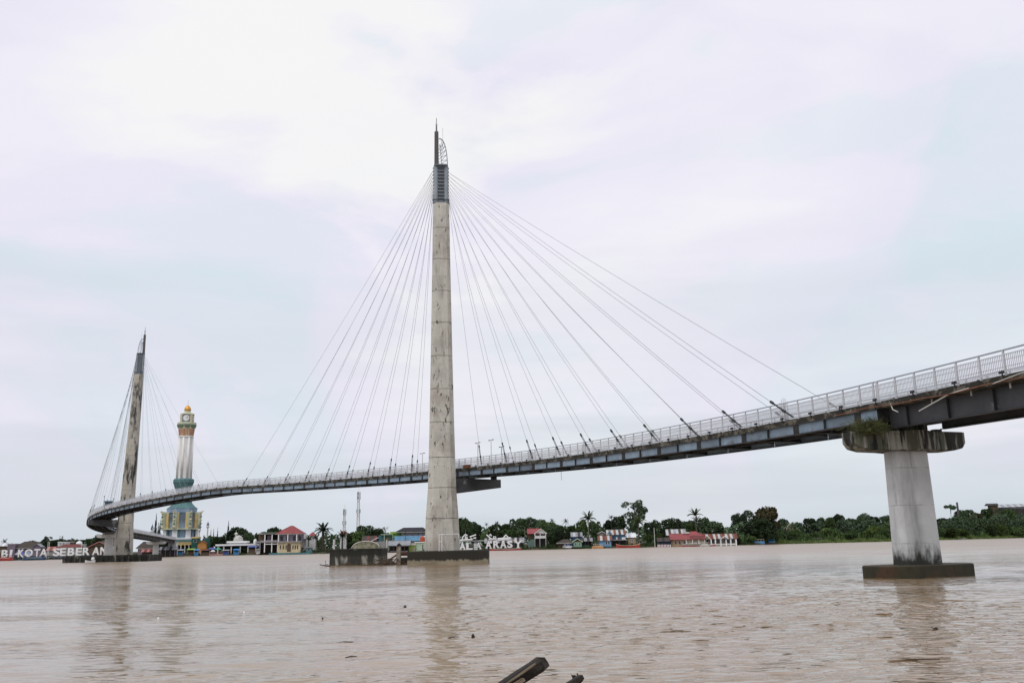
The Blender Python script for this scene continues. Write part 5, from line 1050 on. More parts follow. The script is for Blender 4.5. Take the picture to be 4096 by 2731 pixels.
def minaret(px, pt, pb, d, label, wpx=7):
    b = W(px, pb, d); zt_ = W(px, pt, d)[2]-b[2]; w = wpx/FPX*d/2; t = thing('minaret', label, 'minaret', b)
    part(MB().lathe([(w*.9, -4), (w*.8, zt_*.52), (w*.75, zt_*.56)], 10), 'shaft', M_tcream, t)
    part(MB().lathe([(w*.7, zt_*.56), (w*1.7, zt_*.64), (w*1.7, zt_*.70), (w*.9, zt_*.72)], 10), 'balcony', M_offw, t)
    for k in range(5):
        a = k*2*math.pi/5; part(MB().tube([(w*1.0*math.cos(a), w*1.0*math.sin(a), zt_*.71), (w*1.35*math.cos(a), w*1.35*math.sin(a), zt_*.79), (w*.55*math.cos(a), w*.55*math.sin(a), zt_*.88), (0, 0, zt_*.93)], .14, 5), 'crown_rib', M_tslate, t)
    part(MB().lathe([(.16, zt_*.9), (.04, zt_)], 5), 'finial', M_tslate, t)
minaret(604, 2092, 2190, 455, 'slim cream minaret left of the cypresses'); minaret(794, 2088, 2180, 460, 'cream minaret touching the right side of the clock tower base'); minaret(829, 2083, 2150, 455, 'cream minaret with ribbed crown on a dark green plinth')
o = part(MB().lathe([(W(843, 2170, 455)[0]*0+1.45*1.0, -8.), (1.45, 0)], 8, rot=OR), 'plinth', pm_('dark_green_plinth', (.03, .10, .09)), None); o.location = W(829, 2150, 455); tag(o, 'dark green octagonal plinth under the ribbed-crown minaret', 'plinth')
h = House('orange_house', 'orange gabled house beside the dark green plinth', 'house', 788, 824, 2205, 450); h.box('wall', WM['orange'], 790, 822, 2172, 2222, 0, 6); h.front_gable(786, 826, 2160, 2173, 0, 6, RM['rust'], WM['orange'])
h = House('green_pavilion', 'dark green walled pavilion between clock tower and orange house', 'pavilion', 764, 792, 2205, 458); h.box('wall', pm_('deep_green', (.02, .085, .07)), 764, 792, 2152, 2222, 0, 5); h.box('cornice', M_tyel, 763, 793, 2146, 2152, -.2, 5.2); h.win(771, 785, 2158, 2168, 0)

# --- mosque with grey dome
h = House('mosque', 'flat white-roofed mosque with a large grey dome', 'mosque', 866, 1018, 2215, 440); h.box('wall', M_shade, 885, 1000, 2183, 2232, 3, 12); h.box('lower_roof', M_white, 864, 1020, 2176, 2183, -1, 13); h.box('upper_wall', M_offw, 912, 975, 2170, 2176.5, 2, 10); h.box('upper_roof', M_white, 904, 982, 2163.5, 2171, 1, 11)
h.posts([873, 896, 925, 960, 990, 1012], 2183, 2232, -.2, M_offw, .5, 'column')
zd = h.lz(2164); rr = h.lx(962)-h.lx(943); cxx = h.lx(943)
part(MB().lathe([(rr*1.02, zd), (rr*1.03, zd+.5)]+[(rr*math.cos(a), zd+.5+rr*.98*math.sin(a)) for a in np.linspace(.05, 1.5, 9)]+[(.02, zd+.5+rr)], 20, (cxx, 6)), 'dome', mat('grey_dome', (.42, .41, .38), .7, .2, .8, stain=[((.2, .19, .17), .55, .15, (.8, .8, .4), .5)]), h.t, smooth=True)
part(MB().lathe([(.14, zd+rr), (.5, zd+rr+.7), (.9, zd+rr+1.2), (.08, zd+rr+1.8), (.05, zd+rr+2.8)], 8, (cxx-1.1, 6)), 'finial', M_offw, h.t)
r2 = 6.3/FPX*440; part(MB().lathe([(r2, h.lz(2176)), (r2, h.lz(2169))]+[(r2*1.05*math.cos(a), h.lz(2166)+r2*1.3*math.sin(a)) for a in np.linspace(0, 1.5, 6)]+[(.02, h.lz(2154))], 12, (h.lx(1012), 4)), 'small_dome', M_white, h.t, smooth=True)

# --- stalls along the left bank
def stall(px0, px1, pyr, pyb, d, wallm, roofm, label, kind='gable', name='market_stall'):
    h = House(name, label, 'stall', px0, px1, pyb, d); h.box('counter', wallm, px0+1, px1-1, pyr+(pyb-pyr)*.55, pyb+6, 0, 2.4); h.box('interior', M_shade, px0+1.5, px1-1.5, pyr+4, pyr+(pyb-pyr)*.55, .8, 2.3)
    h.posts([px0+1.5, px1-1.5], pyr+3, pyb, -.1, M_offw, .14)
    if kind == 'gable': h.gable(px0-1, px1+1, pyr, pyr+4.5, 0, 2.6, roofm, .5)
    else: part(MB().slab([(h.lx(px0-1), -1., h.lz(pyr+5)), (h.lx(px1+1), -1., h.lz(pyr+5)), (h.lx(px1+1), 2.6, h.lz(pyr)), (h.lx(px0-1), 2.6, h.lz(pyr))], .05), 'awning', roofm[0], h.t)
    return h
M_tarp = pm_('blue_tarpaulin', (.10, .14, .42)); M_tarp2 = pm_('bright_blue_tarp', (.05, .22, .48)); M_gt = pm_('green_tarp', (.05, .32, .22))
stall(702, 732, 2196, 2214, 440, M_tarp2, [RM['grey']], 'stall with a bright blue counter beside the deck end', 'awning'); stall(748, 776, 2193, 2214, 440, WM['brown'], [WM['lime']], 'stall under a lime green awning', 'awning'); stall(776, 793, 2195, 2215, 439, M_tarp2, [M_tarp2], 'narrow stall all in bright blue', 'awning'); stall(802, 840, 2196, 2218, 440, WM['brown'], [RM['rust'], RM['darkred']], 'red-brown stall with rusty roof sheets')
stall(836, 858, 2190, 2212, 441, WM['mauve'], [M_tarp], 'stall under a violet blue awning left of the umbrellas', 'awning'); stall(890, 916, 2196, 2214, 438, M_tarp, [RM['zinc']], 'stall with violet blue counter and zinc awning before the mosque', 'awning'); stall(934, 956, 2194, 2212, 436, M_tarp2, [M_tarp2], 'small bright blue stall before the mosque', 'awning'); stall(992, 1034, 2182, 2206, 428, WM['brown'], [M_tarp], 'stall under a wide violet tarpaulin left of the pergola house', 'awning')
stall(640, 668, 2203, 2220, 432, WM['violet'], [RM['grey'], RM['black']], 'low grey-roofed stall beside the narrow pier'); stall(674, 698, 2207, 2222, 434, WM['darkblue'], [RM['black']], 'dark stall under the end of the deck')
def umbrella(px, py, pb, d, m, label, r_=1.6):
    b = W(px, pb, d); b[2] = max(b[2], .6); h_ = W(px, py, d)[2]-b[2]; t = thing('market_umbrella', label, 'umbrella', b); part(MB().tube([(0, 0, -.6), (0, 0, h_)], .04, 5), 'pole', M_offw, t); part(MB().lathe([(r_, h_-.75), (r_*.6, h_-.3), (.05, h_)], 8, cap=False), 'canopy', m, t)
umbrella(872, 2190, 2216, 436, M_gt, 'green market umbrella beside the white one'); umbrella(851, 2198, 2216, 437, M_white, 'white market umbrella beside the green one', 1.2)
h = stall(1024, 1040, 2193, 2208, 427, M_white, [M_white], 'white box stall right of the violet tarpaulin', 'awning')

# --- red hipped house with pergola wing
h = House('villa', 'two storey cream villa with a bright red hipped roof and arcade windows', 'house', 1110, 1206, 2204, 424); h.box('lower_wall', WM['cream'], 1112, 1200, 2168, 2222, 0, 9); h.box('upper_wall', WM['violet'], 1112, 1204, 2136, 2168, 1.2, 9); h.box('floor_band', WM['grey'], 1108, 1206, 2165, 2169, -.8, 1.3); h.hip(1100, 1214, 1156, 1166, 2103, 2134, 0, 9, RM['red'], .9)
h.posts([1113.5, 1150, 1185], 2136, 2165, -.4, M_white, .42, 'column')
for a in (1118, 1141, 1168, 1190): h.win(a, a+13, 2142, 2162, 1.2, WM['violet'])
for a in (1119, 1130, 1141, 1168, 1177, 1186): h.win(a, a+6, 2179, 2196, 0, WM['cream'])
x0, x1 = h.lx(1148), h.lx(1163); zc = h.lz(2182); part(MB().extr([(x0, h.lz(2206)), (x1, h.lz(2206)), (x1, zc)]+[((x0+x1)/2+(x1-x0)/2*math.cos(t), zc+(x1-x0)/2*math.sin(t)) for t in np.linspace(0, math.pi, 8)]+[(x0, zc)], -.12, -.003), 'arched_door', WM['brown'], h.t)
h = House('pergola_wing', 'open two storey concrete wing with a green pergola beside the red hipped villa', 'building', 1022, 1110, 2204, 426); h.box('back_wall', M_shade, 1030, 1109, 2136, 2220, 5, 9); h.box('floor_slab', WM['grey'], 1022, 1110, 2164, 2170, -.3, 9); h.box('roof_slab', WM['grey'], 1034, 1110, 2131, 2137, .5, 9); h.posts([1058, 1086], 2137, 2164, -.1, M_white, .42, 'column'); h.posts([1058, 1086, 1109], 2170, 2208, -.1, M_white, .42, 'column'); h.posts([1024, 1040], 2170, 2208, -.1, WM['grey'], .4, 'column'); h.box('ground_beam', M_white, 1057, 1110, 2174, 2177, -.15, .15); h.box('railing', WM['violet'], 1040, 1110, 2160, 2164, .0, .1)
for i in range(9): h.box('pergola_beam', pm_('pergola_green', (.10, .20, .12)), 1052+i*6, 1053.5+i*6, 2127, 2130.5, -1, 6)
h.box('inner_wall', WM['mauve'], 1064, 1082, 2140, 2163, 2.5, 4.9); h.box('inner_wall', WM['brown'], 1030, 1056, 2139, 2163, 2., 4.9)
h = House('white_house', 'plain white house right of the red hipped villa', 'house', 1196, 1232, 2204, 436); h.box('wall', WM['white'], 1196, 1224, 2137, 2222, 0, 7); h.box('lean_to', RM['zinc'], 1190, 1224, 2155, 2158, -1.6, -.02); h.win(1204, 1211, 2142, 2150, 0)
for px_, py_, w_, lb in ((1247, 2128, 24, 'small red roof peeping out left of the big oil palm'), (1371, 2122, 26, 'small red hipped roof peeping out left of the lattice masts')):
    h = House('house', lb, 'house', px_-w_/2, px_+w_/2, 2205, 445); h.box('wall', WM['white'], px_-w_/2+1, px_+w_/2-1, py_+14, 2222, 0, 6); h.hip(px_-w_/2-2, px_+w_/2+2, px_-3, px_+3, py_, py_+14, 0, 6, RM['red'])
h = House('teal_kiosk', 'dark teal kiosk with flat grey top under the oil palm', 'kiosk', 1222, 1248, 2212, 402); h.box('wall', WM['teal'], 1224, 1246, 2190, 2224, 0, 3); h.box('roof', WM['grey'], 1220, 1250, 2187, 2190, -.6, 3.4); h.win(1229, 1240, 2193, 2202, 0)
o = part(MB().box(0, W(1240, 2215, 401)[0]-W(1075, 2215, 401)[0], 0, .5, -1.2, 1.1), 'quay_wall', WM['teal'], None); o.location = (W(1075, 2215, 401)[0], 401, 0); tag(o, 'low faded teal quay wall along the water below the villa', 'wall')

# --- lattice masts
def mast(px, pt, pb, d, wpx, label):
    b = W(px, pb, d); b[2] = 2.; h_ = W(px, pt, d)[2]-2.; w = wpx/FPX*d; t = thing('lattice_mast', label, 'mast', b); n = 15
    hw = lambda s: w*(.5*(1-s)+.22*s)
    for sx, sy in ((-1, -1), (1, -1), (1, 1), (-1, 1)): part(MB().tube([(sx*hw(0), sy*hw(0), -.5), (sx*hw(1), sy*hw(1), h_)], .11, 4), 'leg', M_offw, t)
    for i in range(n):
        s0, s1 = i/n, (i+1)/n; mb = MB()
        for sy in (-1, 1):
            mb.beam((-hw(s0), sy*hw(s0), s0*h_), (hw(s1), sy*hw(s1), s1*h_), .09); mb.beam((hw(s0), sy*hw(s0), s0*h_), (-hw(s1), sy*hw(s1), s1*h_), .09); mb.beam((-hw(s1), sy*hw(s1), s1*h_), (hw(s1), sy*hw(s1), s1*h_), .09)
        part(mb, 'bracing', M_offw if i % 4 else RM['pink'], t)
    for z, k in ((.97, 3), (.90, 3), (.66, 4)):
        for j in range(k):
            a = j*2*math.pi/k+.5; r_ = hw(z)+.55; part(MB().beam((math.cos(a)*r_, math.sin(a)*r_, h_*z-1.1), (math.cos(a)*r_, math.sin(a)*r_, h_*z+1.1), .4, .2), 'antenna_panel', M_headd, t)
    part(MB().lathe([(.02, h_*.62), (.8, h_*.622), (.8, h_*.63), (.02, h_*.65)], 10, (0, -hw(.6)-.4)), 'dish', M_offw, t)
    part(MB().tube([(0, 0, h_-.5), (0, 0, h_+3)], .06, 4), 'tip_rod', M_offw, t)
mast(1432, 1967, 2150, 560, 14, 'taller pale lattice telecom mast behind the trees'); mast(1376, 2037, 2150, 600, 12, 'shorter pale lattice telecom mast left of the taller one')

# --- between dolphin and pylon
h = House('house', 'low house under a dark brown roof behind the mossy arched roof', 'house', 1450, 1500, 2205, 420); h.box('wall', WM['brown'], 1452, 1498, 2160, 2222, 0, 8); h.gable(1446, 1505, 2142, 2162, 0, 8, [RM['brown'], RM['brown'], RM['darkred']])
t = thing('arched_hut', 'mossy arched roof on white walls showing above the black dolphin', 'hut', W(1463, 2200, 400))
xl = lambda px: W(px, 2200, 400)[0]-W(1463, 2200, 400)[0]; zl = lambda py: W(1463, py, 400)[2]-W(1463, 2200, 400)[2]
arc_ = [(xl(1406), zl(2190))]+[(xl(1463)+(xl(1518)-xl(1463))*math.sin(a), zl(2190)+(zl(2164)-zl(2190))*math.cos(a)) for a in np.linspace(-1.35, 1.4, 12)]
M_moss = mat('mossy_roof', (.24, .23, .17), .9, .3, .6, stain=[((.06, .085, .03), .5, .1, (.6, .6, .8), .9), ((.38, .36, .32), .64, .05, (1, 1, 1), .7)])
part(MB().extr(arc_+[(xl(1518), zl(2192)), (xl(1406), zl(2192))], 0, 6), 'roof', M_moss, t); part(MB().box(xl(1396), xl(1522), .4, 5.6, zl(2222), zl(2192)), 'wall', WM['white'], t)
part(MB().tube([(x, -.15, z+.05) for x, z in arc_], .16, 5), 'roof_edge', M_offw, t)
h = House('concrete_ruin', 'weathered grey outhouse with a slanting white slab roof', 'outhouse', 1480, 1560, 2205, 405); h.box('wall', WM['grey'], 1500, 1555, 2165, 2225, 0, 5); part(MB().slab([(h.lx(1482), -.6, h.lz(2164)), (h.lx(1482), 4, h.lz(2164)), (h.lx(1510), 4, h.lz(2149)), (h.lx(1510), -.6, h.lz(2149))], .2), 'roof_slab', M_white, h.t); h.posts([1547], 2158, 2210, -.2, M_offw, .5); h.box('chimney', WM['brown'], 1541, 1556, 2150, 2164, 0, 1.5)
h = House('green_workshop', 'teal and pale green sheet metal workshop with a lime parapet', 'building', 1514, 1608, 2205, 428); h.box('sheet_wall', WM['teal'], 1514, 1538, 2140, 2222, 0, 8); h.box('green_wall', WM['green'], 1538, 1582, 2138, 2222, 1.5, 8); h.box('parapet', WM['lime'], 1560, 1608, 2126, 2133.5, -.2, 8); h.box('awning', WM['pale_green'], 1524, 1572, 2136, 2138.5, -1.5, 1.4); h.posts([1537.5, 1572], 2138, 2215, -1.3, WM['pale_green'], .25); h.box('upper_wall', WM['lime'], 1565, 1606, 2133, 2150, .5, 8)
h = House('blue_house', 'house with black hipped roof, grey upper storey and long sky-blue wall', 'house', 1580, 1702, 2205, 422); h.box('blue_wall', WM['skyblue'], 1578, 1690, 2143, 2164, 0, 9); h.box('lower_wall', WM['grey'], 1580, 1700, 2164, 2222, .6, 9); h.box('upper_wall', pm_('patchy_grey_wall', (.28, .25, .26), stain=[((.14, .12, .13), .5, .1, (.7, .7, .3), .7)]), 1606, 1702, 2125, 2143, 1, 9); h.hip(1582, 1712, 1612, 1690, 2110, 2127, 0, 9, RM['black'])
for a in (1615, 1640, 1668): h.win(a, a+9, 2129, 2138, 1)
h.posts([1622], 2117, 2165, -.6, M_stilt, .15)
o = part(MB().lathe([(1.0, 0), (1.05, .3), (1.05, 1.9), (.6, 2.2), (.25, 2.3)], 12), 'water_tank', mat('orange_tank', (.55, .09, .03), .5), None); o.location = W(1690, 2165, 416); tag(o, 'orange water tank on a tower left of the tall pylon', 'tank')
mb = MB(); c_ = W(1690, 2165, 416)
for sx in (-.7, .7):
    for sy in (-.7, .7): mb.box(c_[0]+sx-.1, c_[0]+sx+.1, 416+sy-.1, 416+sy+.1, .5, c_[2])
mb.box(c_[0]-1.1, c_[0]+1.1, 414.9, 417.1, c_[2]-.12, c_[2]-.003); o = part(mb, 'tank_stand', M_stilt, None); tag(o, 'dark stand under the orange water tank', 'stand')
h = House('jetty_kiosk', 'grey-roofed open kiosk with a small front gable above the fender piles', 'kiosk', 1553, 1640, 2210, 396); h.box('floor', M_stilt, 1555, 1636, 2206, 2210, -1, 5); h.gable(1552, 1641, 2162, 2181, 0, 4.5, [RM['grey'], RM['grey']], .8); h.front_gable(1584, 1610, 2170, 2182, -1, .5, RM['grey'], M_shade, .3); h.posts([1557, 1575, 1595, 1618, 1635], 2181, 2208, -.3, M_stilt, .3); h.box('back_wall', M_shade, 1557, 1636, 2184, 2208, 3.5, 4.2); h.stilts(1557, 1635, 5, -.5, 4); h.box('bench', WM['grey'], 1562, 1630, 2203, 2205.5, .2, .8)
h = House('lime_hut', 'lime green walled hut right of the open kiosk', 'hut', 1636, 1662, 2210, 399); h.box('wall', WM['lime'], 1636, 1660, 2180, 2226, 0, 5); h.box('roof', RM['pale'], 1634, 1664, 2172, 2180, -.4, 5)
h = House('pale_green_hut', 'pale green flat-roofed hut left of the tall pylon', 'hut', 1660, 1702, 2210, 400); h.box('wall', WM['pale_green'], 1660, 1702, 2170, 2226, 0, 6); h.box('roof', M_white, 1658, 1704, 2166.5, 2170, -.4, 6.2); h.win(1688, 1694, 2176, 2198, 0)
# --- riverside houses right of the pylon
def gz(x, y): return ground_z(x, y)
h = House('fence_shed', 'grey weathered shed roofs behind the serif letters', 'shed', 1940, 2095, 2195, 398); h.box('wall', M_shade, 1945, 2090, 2172, 2212, 0, 5); h.gable(1938, 2098, 2152, 2172, 0, 5, [RM['grey'], RM['brown'], RM['zinc'], RM['brown'], RM['grey']])
h = House('house', 'two storey house with red front roof, white gable and white balcony', 'house', 2108, 2186, 2192, 396); h.box('lower_wall', WM['dark'], 2118, 2182, 2152, 2208, 1, 9); h.box('upper_wall', WM['brown'], 2112, 2184, 2132, 2152, .6, 9); h.gable(2110, 2168, 2113, 2134, 0, 8, [RM['red']], .8, 5); h.front_gable(2138, 2190, 2114, 2134, -.4, 8, RM['grey'], M_white, .6, M_offw); h.box('balcony_front', M_white, 2140, 2185, 2143, 2151, -1.3, -1.15); h.box('balcony_floor', M_offw, 2138, 2186, 2151, 2153, -1.35, 1); h.posts([2141, 2162, 2184], 2133, 2143, -1.2, M_white, .28, 'column')
for i in range(9): h.box('baluster', WM['grey'], 2142+i*5, 2143+i*5, 2144, 2150, -1.38, -1.302)
h.posts([2140, 2160, 2184], 2153, 2200, -1.2, WM['grey'], .35, 'column'); h.box('side_wall', pm_('green_side', (.13, .20, .17)), 2112, 2140, 2156, 2205, .2, 1); h.win(2147, 2158, 2136, 2143, .6); h.win(2168, 2179, 2136, 2143, .6)
h = House('house', 'low floating house with dark blue wall, white band and grey roof', 'house', 2230, 2292, 2190, 392); h.box('wall', WM['darkblue'], 2252, 2288, 2168, 2190, 0, 6); h.box('side_wall', WM['brown'], 2232, 2252, 2172, 2192, .5, 6); h.box('white_band', M_white, 2250, 2289, 2184, 2192, -.9, -.003); h.hip(2226, 2292, 2255, 2272, 2156, 2170, 0, 6, RM['brown']); h.win(2257, 2264, 2172, 2181, 0, M_white); h.win(2270, 2277, 2172, 2181, 0, M_white); h.stilts(2234, 2286, 5, 0, 5, -1.2)
h = House('house', 'grey-blue roofed house behind the small green one', 'house', 2284, 2330, 2180, 402); h.box('wall', WM['darkblue'], 2290, 2328, 2144, 2200, 0, 8); h.gable(2284, 2332, 2128, 2146, 0, 8, [RM['grey'], RM['zinc'], RM['grey'], RM['brown']])
h = House('house', 'small pale green riverside house with a front gable', 'house', 2291, 2330, 2187, 391); h.box('wall', WM['green'], 2294, 2327, 2166, 2187, 0, 6); h.front_gable(2288, 2332, 2153, 2167, 0, 6, RM['grey'], WM['brown'], .5, WM['pale_green']); h.win(2300, 2306, 2170, 2180, 0, WM['pale_green']); h.win(2315, 2321, 2170, 2180, 0, WM['pale_green']); h.stilts(2294, 2327, 4, 0, 5, -1.2); h.box('porch_floor', M_stilt, 2289, 2332, 2187, 2189, -1, .02)
h = House('shed', 'dark open timber shed under the coconut palm', 'shed', 2328, 2370, 2188, 394); h.box('wall', M_shade, 2330, 2368, 2162, 2190, 1.5, 5); h.gable(2326, 2372, 2150, 2164, 0, 5, [RM['brown'], RM['grey']]); h.posts([2331, 2342, 2354, 2367], 2164, 2196, -.2, M_stilt, .2); h.box('railing', pm_('dark_green_rail', (.04, .10, .08)), 2326, 2356, 2180, 2194, -.6, -.5)
h = House('house', 'bright blue house with white window under rusty striped roof sheets', 'house', 2394, 2452, 2187, 392); h.box('wall', WM['blue'], 2398, 2446, 2160, 2190, 0, 6); h.gable(2392, 2450, 2141, 2161, 0, 6, [RM['rust'], RM['pale'], RM['darkred'], RM['rust'], RM['zinc']], .7); h.win(2422, 2431, 2164, 2177, 0, M_white); h.win(2432, 2440, 2164, 2177, 0, M_white); h.stilts(2398, 2446, 5, 0, 5, -1.2)
h = House('house', 'grey gabled house top behind the bright blue house', 'house', 2394, 2424, 2180, 404); h.box('wall', WM['grey'], 2398, 2420, 2132, 2200, 0, 6); h.front_gable(2392, 2426, 2124, 2134, 0, 6, RM['grey'], WM['grey'], .4, M_offw); h.win(2405, 2412, 2136, 2142, 0)
h = House('house', 'two storey blue house with grey and rust striped roof and laundry balcony', 'house', 2440, 2508, 2187, 396); h.box('upper_wall', WM['blue'], 2444, 2504, 2138, 2160, 1, 9); h.box('lower_wall', WM['dark'], 2446, 2506, 2160, 2195, .5, 9); h.gable(2428, 2506, 2118, 2138, 0, 9, [RM['zinc'], RM['brown'], RM['pale'], RM['rust']], .9); h.front_gable(2426, 2456, 2119, 2140, -.2, 4, RM['zinc'], WM['blue'], .4, M_offw); h.box('balcony', WM['grey'], 2452, 2510, 2157, 2161, -1.2, 1); h.posts([2456, 2480, 2505], 2140, 2157, -1.1, M_stilt, .2); h.posts([2450, 2478, 2506], 2161, 2196, -1.1, M_stilt, .25)
for i, (a, mm) in enumerate(((2466, M_white), (2474, RM['red']), (2488, M_white), (2493, M_white), (2498, M_white))): h.box('laundry', mm, a, a+4.4, 2148, 2157, -1.3, -1.26)
h = House('house', 'tan house with a bright white roof beside the leaning coconut palm', 'house', 2504, 2546, 2178, 397); h.box('wall', WM['tan'], 2512, 2543, 2148, 2195, 0, 7); h.gable(2502, 2546, 2131, 2149, 0, 7, [RM['white'], RM['zinc'], RM['white']], .6); h.win(2521, 2527, 2156, 2167, 0, M_white); h.win(2528.5, 2534, 2156, 2167, 0, M_white)
h = House('shed', 'dark low shed behind the red and white fence', 'shed', 2628, 2686, 2188, 394); h.box('wall', WM['darkblue'], 2634, 2684, 2164, 2192, 1, 5); h.gable(2630, 2690, 2149, 2165, 0, 5, [RM['brown'], RM['brown'], RM['black']], .6); h.posts([2634, 2650, 2668, 2684], 2165, 2194, -.2, M_stilt, .2)
fn = thing('striped_fence', 'red and white striped fence before the dark low shed', 'fence', W(2657, 2188, 391)); n = 17
for i in range(n):
    a, b = W(2631+i*3.05, 2187, 391), W(2631+(i+1)*3.05, 2176.5, 391); part(MB().box(a[0], b[0]-.02, 391, 391.06, -.4, b[2]), 'board', RM['red'] if i % 2 else M_white, fn, world=True)
h = House('house', 'house with grey and white striped roof behind the red-roofed one', 'house', 2668, 2745, 2180, 408); h.box('wall', WM['tan'], 2676, 2740, 2138, 2200, 0, 8); h.gable(2668, 2748, 2116, 2140, 0, 8, [RM['zinc'], RM['brown'], RM['pale'], RM['grey']], .7)
h = House('house', 'long riverside house under a broad bright red roof', 'house', 2682, 2826, 2184, 394); h.box('wall', WM['tan'], 2686, 2820, 2158, 2188, 0, 9); h.gable(2682, 2762, 2134, 2158, 0, 9, [RM['red']], .9, 9); h.gable(2762, 2824, 2135, 2157, 0, 9, [RM['darkred'], RM['darkred']], .9, 6); h.hip(2756, 2822, 2772, 2790, 2124, 2142, 3, 9, RM['red'])
for a in (2700, 2716, 2735, 2752, 2770, 2786, 2802): h.win(a, a+8, 2164, 2175, 0, WM['violet'] if a < 2740 else M_white)
h.box('porch_floor', M_offw, 2728, 2828, 2174, 2176, -1.6, -.02); h.posts([2745, 2770, 2795, 2818], 2158, 2176, -1.4, M_white, .22); h.stilts(2686, 2820, 9, 0, 7, -1.2); h.box('railing', M_white, 2745, 2820, 2170, 2171, -1.5, -1.4); h.box('skylight', RM['pale'], 2738, 2764, 2126, 2133, 3.5, 4)
h = House('house', 'white-posted house under a rusty striped roof with a small white gable', 'house', 2820, 2948, 2182, 396); h.box('wall', WM['grey'], 2836, 2944, 2155, 2184, 1, 7); h.gable(2818, 2952, 2135, 2155, 0, 7, [RM['rust'], RM['zinc'], RM['rust'], RM['darkred'], RM['pale']], .7); h.front_gable(2884, 2914, 2144, 2154, -1, 1, M_white, WM['grey'], .25, M_white); h.posts([2846, 2863, 2884, 2905, 2923, 2944], 2155, 2182, -.3, M_white, .5, 'column'); h.box('porch_rail', M_offw, 2840, 2946, 2174, 2180, -.4, -.25); h.front_gable(2816, 2844, 2140, 2156, -.6, 3, RM['darkred'], WM['tan'], .2, M_white)
for a in (2849, 2867, 2909, 2928): h.win(a, a+11, 2158, 2172, 1, RM['darkred'])
h.stilts(2838, 2944, 7, 0, 6, -1.2)
# poles
for px_, pt, lb in ((2616, 2110, 'grey utility pole between tan house and red-white fence'), (2099, 2108, 'rusty utility pole beside the letter Y')):
    a = W(px_, pt, 393); tag(part(MB().tube([(a[0], 393, -.5), (a[0], 393, a[2])], [.16, .11], 6), 'utility_pole', M_offw if px_ > 2200 else M_barkp, None), lb, 'pole')
# --- boats
def boat(px0, px1, py_g, py_w, d, m, label, cabin=None, name='river_boat', rise=.5, inner=None):
    a, b = W(px0, py_w, d), W(px1, py_w, d); L = b[0]-a[0]; z = W(px0, py_g, d)[2]; hgt = max(.35, z-WL); t = thing(name, label, 'boat', ((a[0]+b[0])/2, d, WL), random.uniform(-.06, .06)); n = 11; out = []; inn = []
    for i in range(n):
        s = 2*i/(n-1)-1; w = .75*(1-abs(s)**2.6)+.05; zz = hgt+rise*abs(s)**3; x = s*L/2
        out.append([(x, -w, zz), (x*.96, -w*.55, -.25), (x*.96, w*.55, -.25), (x, w, zz), (x, w*.88, zz), (x*.96, w*.5, .12), (x*.96, -w*.5, .12), (x, -w*.88, zz)])
    part(MB().rings(out), 'hull', m, t)
    for i in range(3): part(MB().box(-L*.25+i*L*.22, -L*.25+i*L*.22+.3, -.6, .6, hgt*.75, hgt*.75+.06), 'thwart', M_woodl, t)
    for sy in (-1, 1): part(MB().tube([((2*i/(n-1)-1)*L/2, sy*(.75*(1-abs(2*i/(n-1)-1)**2.6)+.06), hgt+rise*abs(2*i/(n-1)-1)**3+.03) for i in range(n)], .06, 4), 'gunwale', inner or M_offw, t)
    if cabin:
        cm, rm_, l0, l1, ch = cabin
        part(MB().box(l0*L, l1*L, -.6, .6, hgt*.5, hgt+ch*.45), 'cabin', cm, t); part(MB().box(l0*L-.2, l1*L+.2, -.75, .75, hgt+ch, hgt+ch+.1), 'roof', rm_, t)
        for i in range(5):
            x = l0*L+(l1-l0)*L*i/4
            for sy in (-.58, .58): part(MB().box(x-.05, x+.05, sy-.05, sy+.05, hgt+ch*.45, hgt+ch), 'roof_post', rm_, t)
    return t
M_redb = pm_('red_hull', (.34, .05, .045)); M_blueb = pm_('blue_hull', (.06, .22, .42)); M_orb = pm_('orange_hull', (.55, .28, .10)); M_dkb = pm_('dark_hull', (.05, .07, .09))
boat(1958, 2086, 2196, 2202, 380, M_redb, 'long pinkish red boat moored below the serif letters', rise=.25)
boat(2464, 2562, 2182, 2189, 386, M_redb, 'long dark red boat with pale gunwale and raised ends', inner=M_tcream, rise=.7)
boat(2368, 2414, 2186, 2194, 385, M_orb, 'small orange boat with striped cabin beside the bright blue house', (M_orb, M_offw, -.35, .4, 1.0), rise=.1)
boat(2728, 2866, 2182, 2188, 386, M_redb, 'long red-brown boat moored before the red-roofed house', rise=.3); boat(2800, 2838, 2180, 2187, 384, M_offw, 'small white cabin boat before the red-roofed house', (M_offw, RM['pale'], -.35, .35, 1.1), rise=.2)
boat(3006, 3060, 2170, 2177, 425, M_blueb, 'blue river boat with a flat cabin roof under the reddish tree', (M_blueb, M_tcream, -.42, .42, 1.5), rise=.2); boat(3070, 3102, 2168, 2175, 432, M_blueb, 'small blue hutted boat right of the larger blue one', (M_blueb, M_blueb, -.4, .35, 1.4), rise=.1)
boat(3250, 3292, 2166, 2171, 452, M_dkb, 'dark boat with thin canopy among the reeds', (M_dkb, RM['grey'], -.35, .35, 1.6), rise=.3); boat(3386, 3418, 2161, 2168, 468, M_redb, 'orange-red boat with a tilted canopy among the reeds', (M_redb, RM['pale'], -.3, .3, 1.5), rise=.4); boat(3834, 3862, 2157, 2160, 500, M_dkb, 'tiny dark canoe off the right bank', rise=.25, name='canoe')
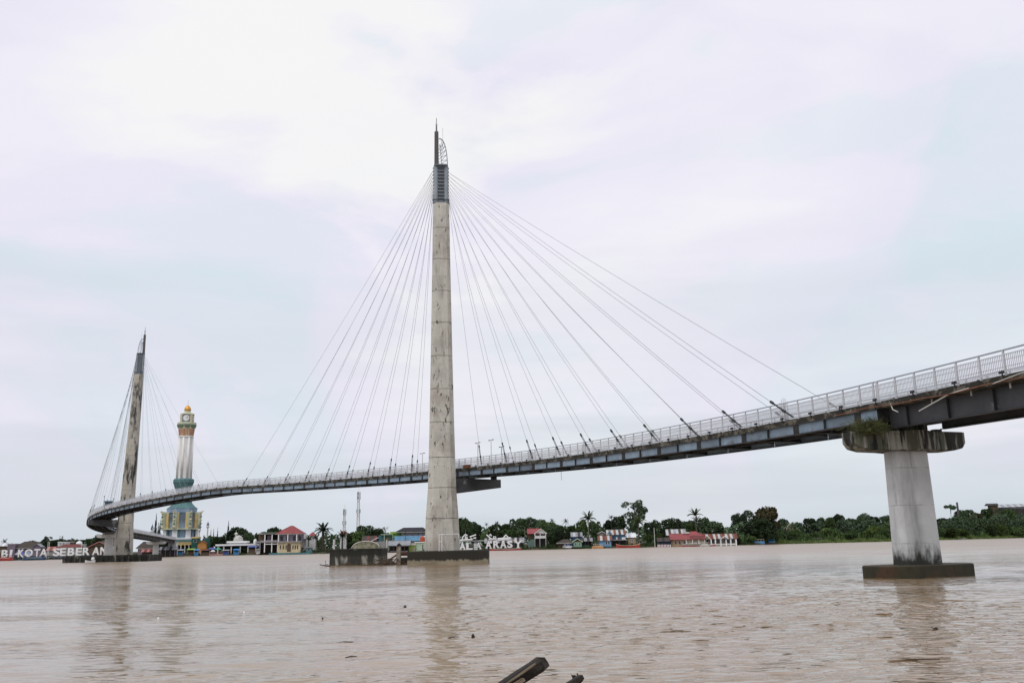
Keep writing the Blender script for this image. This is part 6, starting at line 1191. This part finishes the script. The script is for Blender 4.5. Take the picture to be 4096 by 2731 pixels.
boat(-20, 52, 2233, 2246, 372, M_redb, 'red ferry boat at the far left below the letters BI', (M_redb, RM['darkred'], -.4, .4, 1.0), rise=.4); boat(90, 184, 2231, 2243, 374, pm_('dark_blue_hull', (.035, .07, .11)), 'dark blue raft boat with fittings below the letters KOTA', (WM['darkblue'], RM['grey'], -.42, .42, .9), rise=.2); boat(836, 892, 2219, 2227, 425, pm_('pink_hull', (.34, .18, .17)), 'pinkish flat boat with rails before the market umbrellas', (RM['pink'], RM['pink'], -.4, .4, .9), rise=.1)
h = House('tarp_tent', 'blue and white tarpaulin tent left of the letter K', 'tent', 54, 104, 2236, 393, floor=.4); h.front_gable(52, 90, 2202, 2218, 0, 4, M_tarp, M_white, .3); h.posts([54, 88], 2218, 2242, .1, M_offw, .15); h.front_gable(84, 116, 2205, 2220, 1, 5, pm_('pale_blue_tarp', (.35, .45, .60)), M_white, .3); h.posts([86, 114], 2220, 2242, 1.1, M_offw, .15); h.box('platform', M_stilt, 52, 118, 2236, 2241, -.5, 5)
# small white booth hut on the stained pylon cap
b_ = PYL2+np.array([W(385, 2225, PYL2[1]-3)[0]-PYL2[0], -3.0, SEC[0][0]]); t = thing('dinghy', 'white dinghy with a round white buoy lying against the stained pylon cap', 'boat', (b_[0], PYL2[1]-6.2, WL))
part(MB().rings([[(x, -w, z), (x*.95, -w*.5, -.2), (x*.95, w*.5, -.2), (x, w, z)] for x, w, z in ((-1.3, .1, .6), (-.8, .5, .45), (0, .6, .4), (.8, .5, .45), (1.3, .1, .6))]), 'hull', M_white, t); part(MB().lathe([(.02, .45), (.35, .6), (.45, .9), (.35, 1.2), (.02, 1.35)], 10, (.6, .1)), 'buoy', M_white, t, smooth=True)
# --- factory on the right hill
h = House('factory', 'long low factory with pale roof on the wooded hill', 'building', 3996, 4180, 2036, 640); h.box('wall', WM['dark'], 3998, 4180, 2027, 2075, 0, 14); h.gable(3992, 4184, 2016, 2028, 0, 14, [RM['grey'], RM['zinc']], .8, 16)
for i in range(12): h.win(4002+i*14, 4012+i*14, 2029, 2033, 0, M_white)
h = House('factory_tower', 'dark gabled tower block at the end of the hill factory', 'building', 3962, 3992, 2038, 636); h.box('wall', WM['brown'], 3964, 3992, 2021, 2075, 0, 7); h.gable(3953, 3996, 2013, 2021, 0, 7, [RM['black'], RM['brown']], .8)
a, b = W(3834, 2060, 600), W(3831, 2008, 600); tag(part(MB().tube([(a[0], 600, 5), (a[0], 600, b[2])], [.75, .6], 12), 'chimney', M_spire, None), 'dark round chimney beside the flat-topped tree', 'chimney')
h = House('bank_wall', 'long earth-brown wall along the brow of the right hill', 'wall', 3900, 3998, 2060, 634); h.box('wall', WM['brown'], 3900, 3998, 2054, 2080, 0, .6); h.box('coping', WM['brown'], 3899, 3999, 2052.5, 2054, -.1, .7)
o = part(MB().lathe([(.1, 0), (4.2, .3), (2.5, 2.6), (.1, 4.4)], 9), 'sand_heap', pm_('pale_sand', (.34, .30, .20)), None); o.location = (W(3162, 2110, 500)[0], 500, W(3162, 2110, 500)[2]-2); o.scale = (1.3, 1, 1); tag(o, 'pale sand heap behind the shrubs of the wild right bank', 'sand heap')
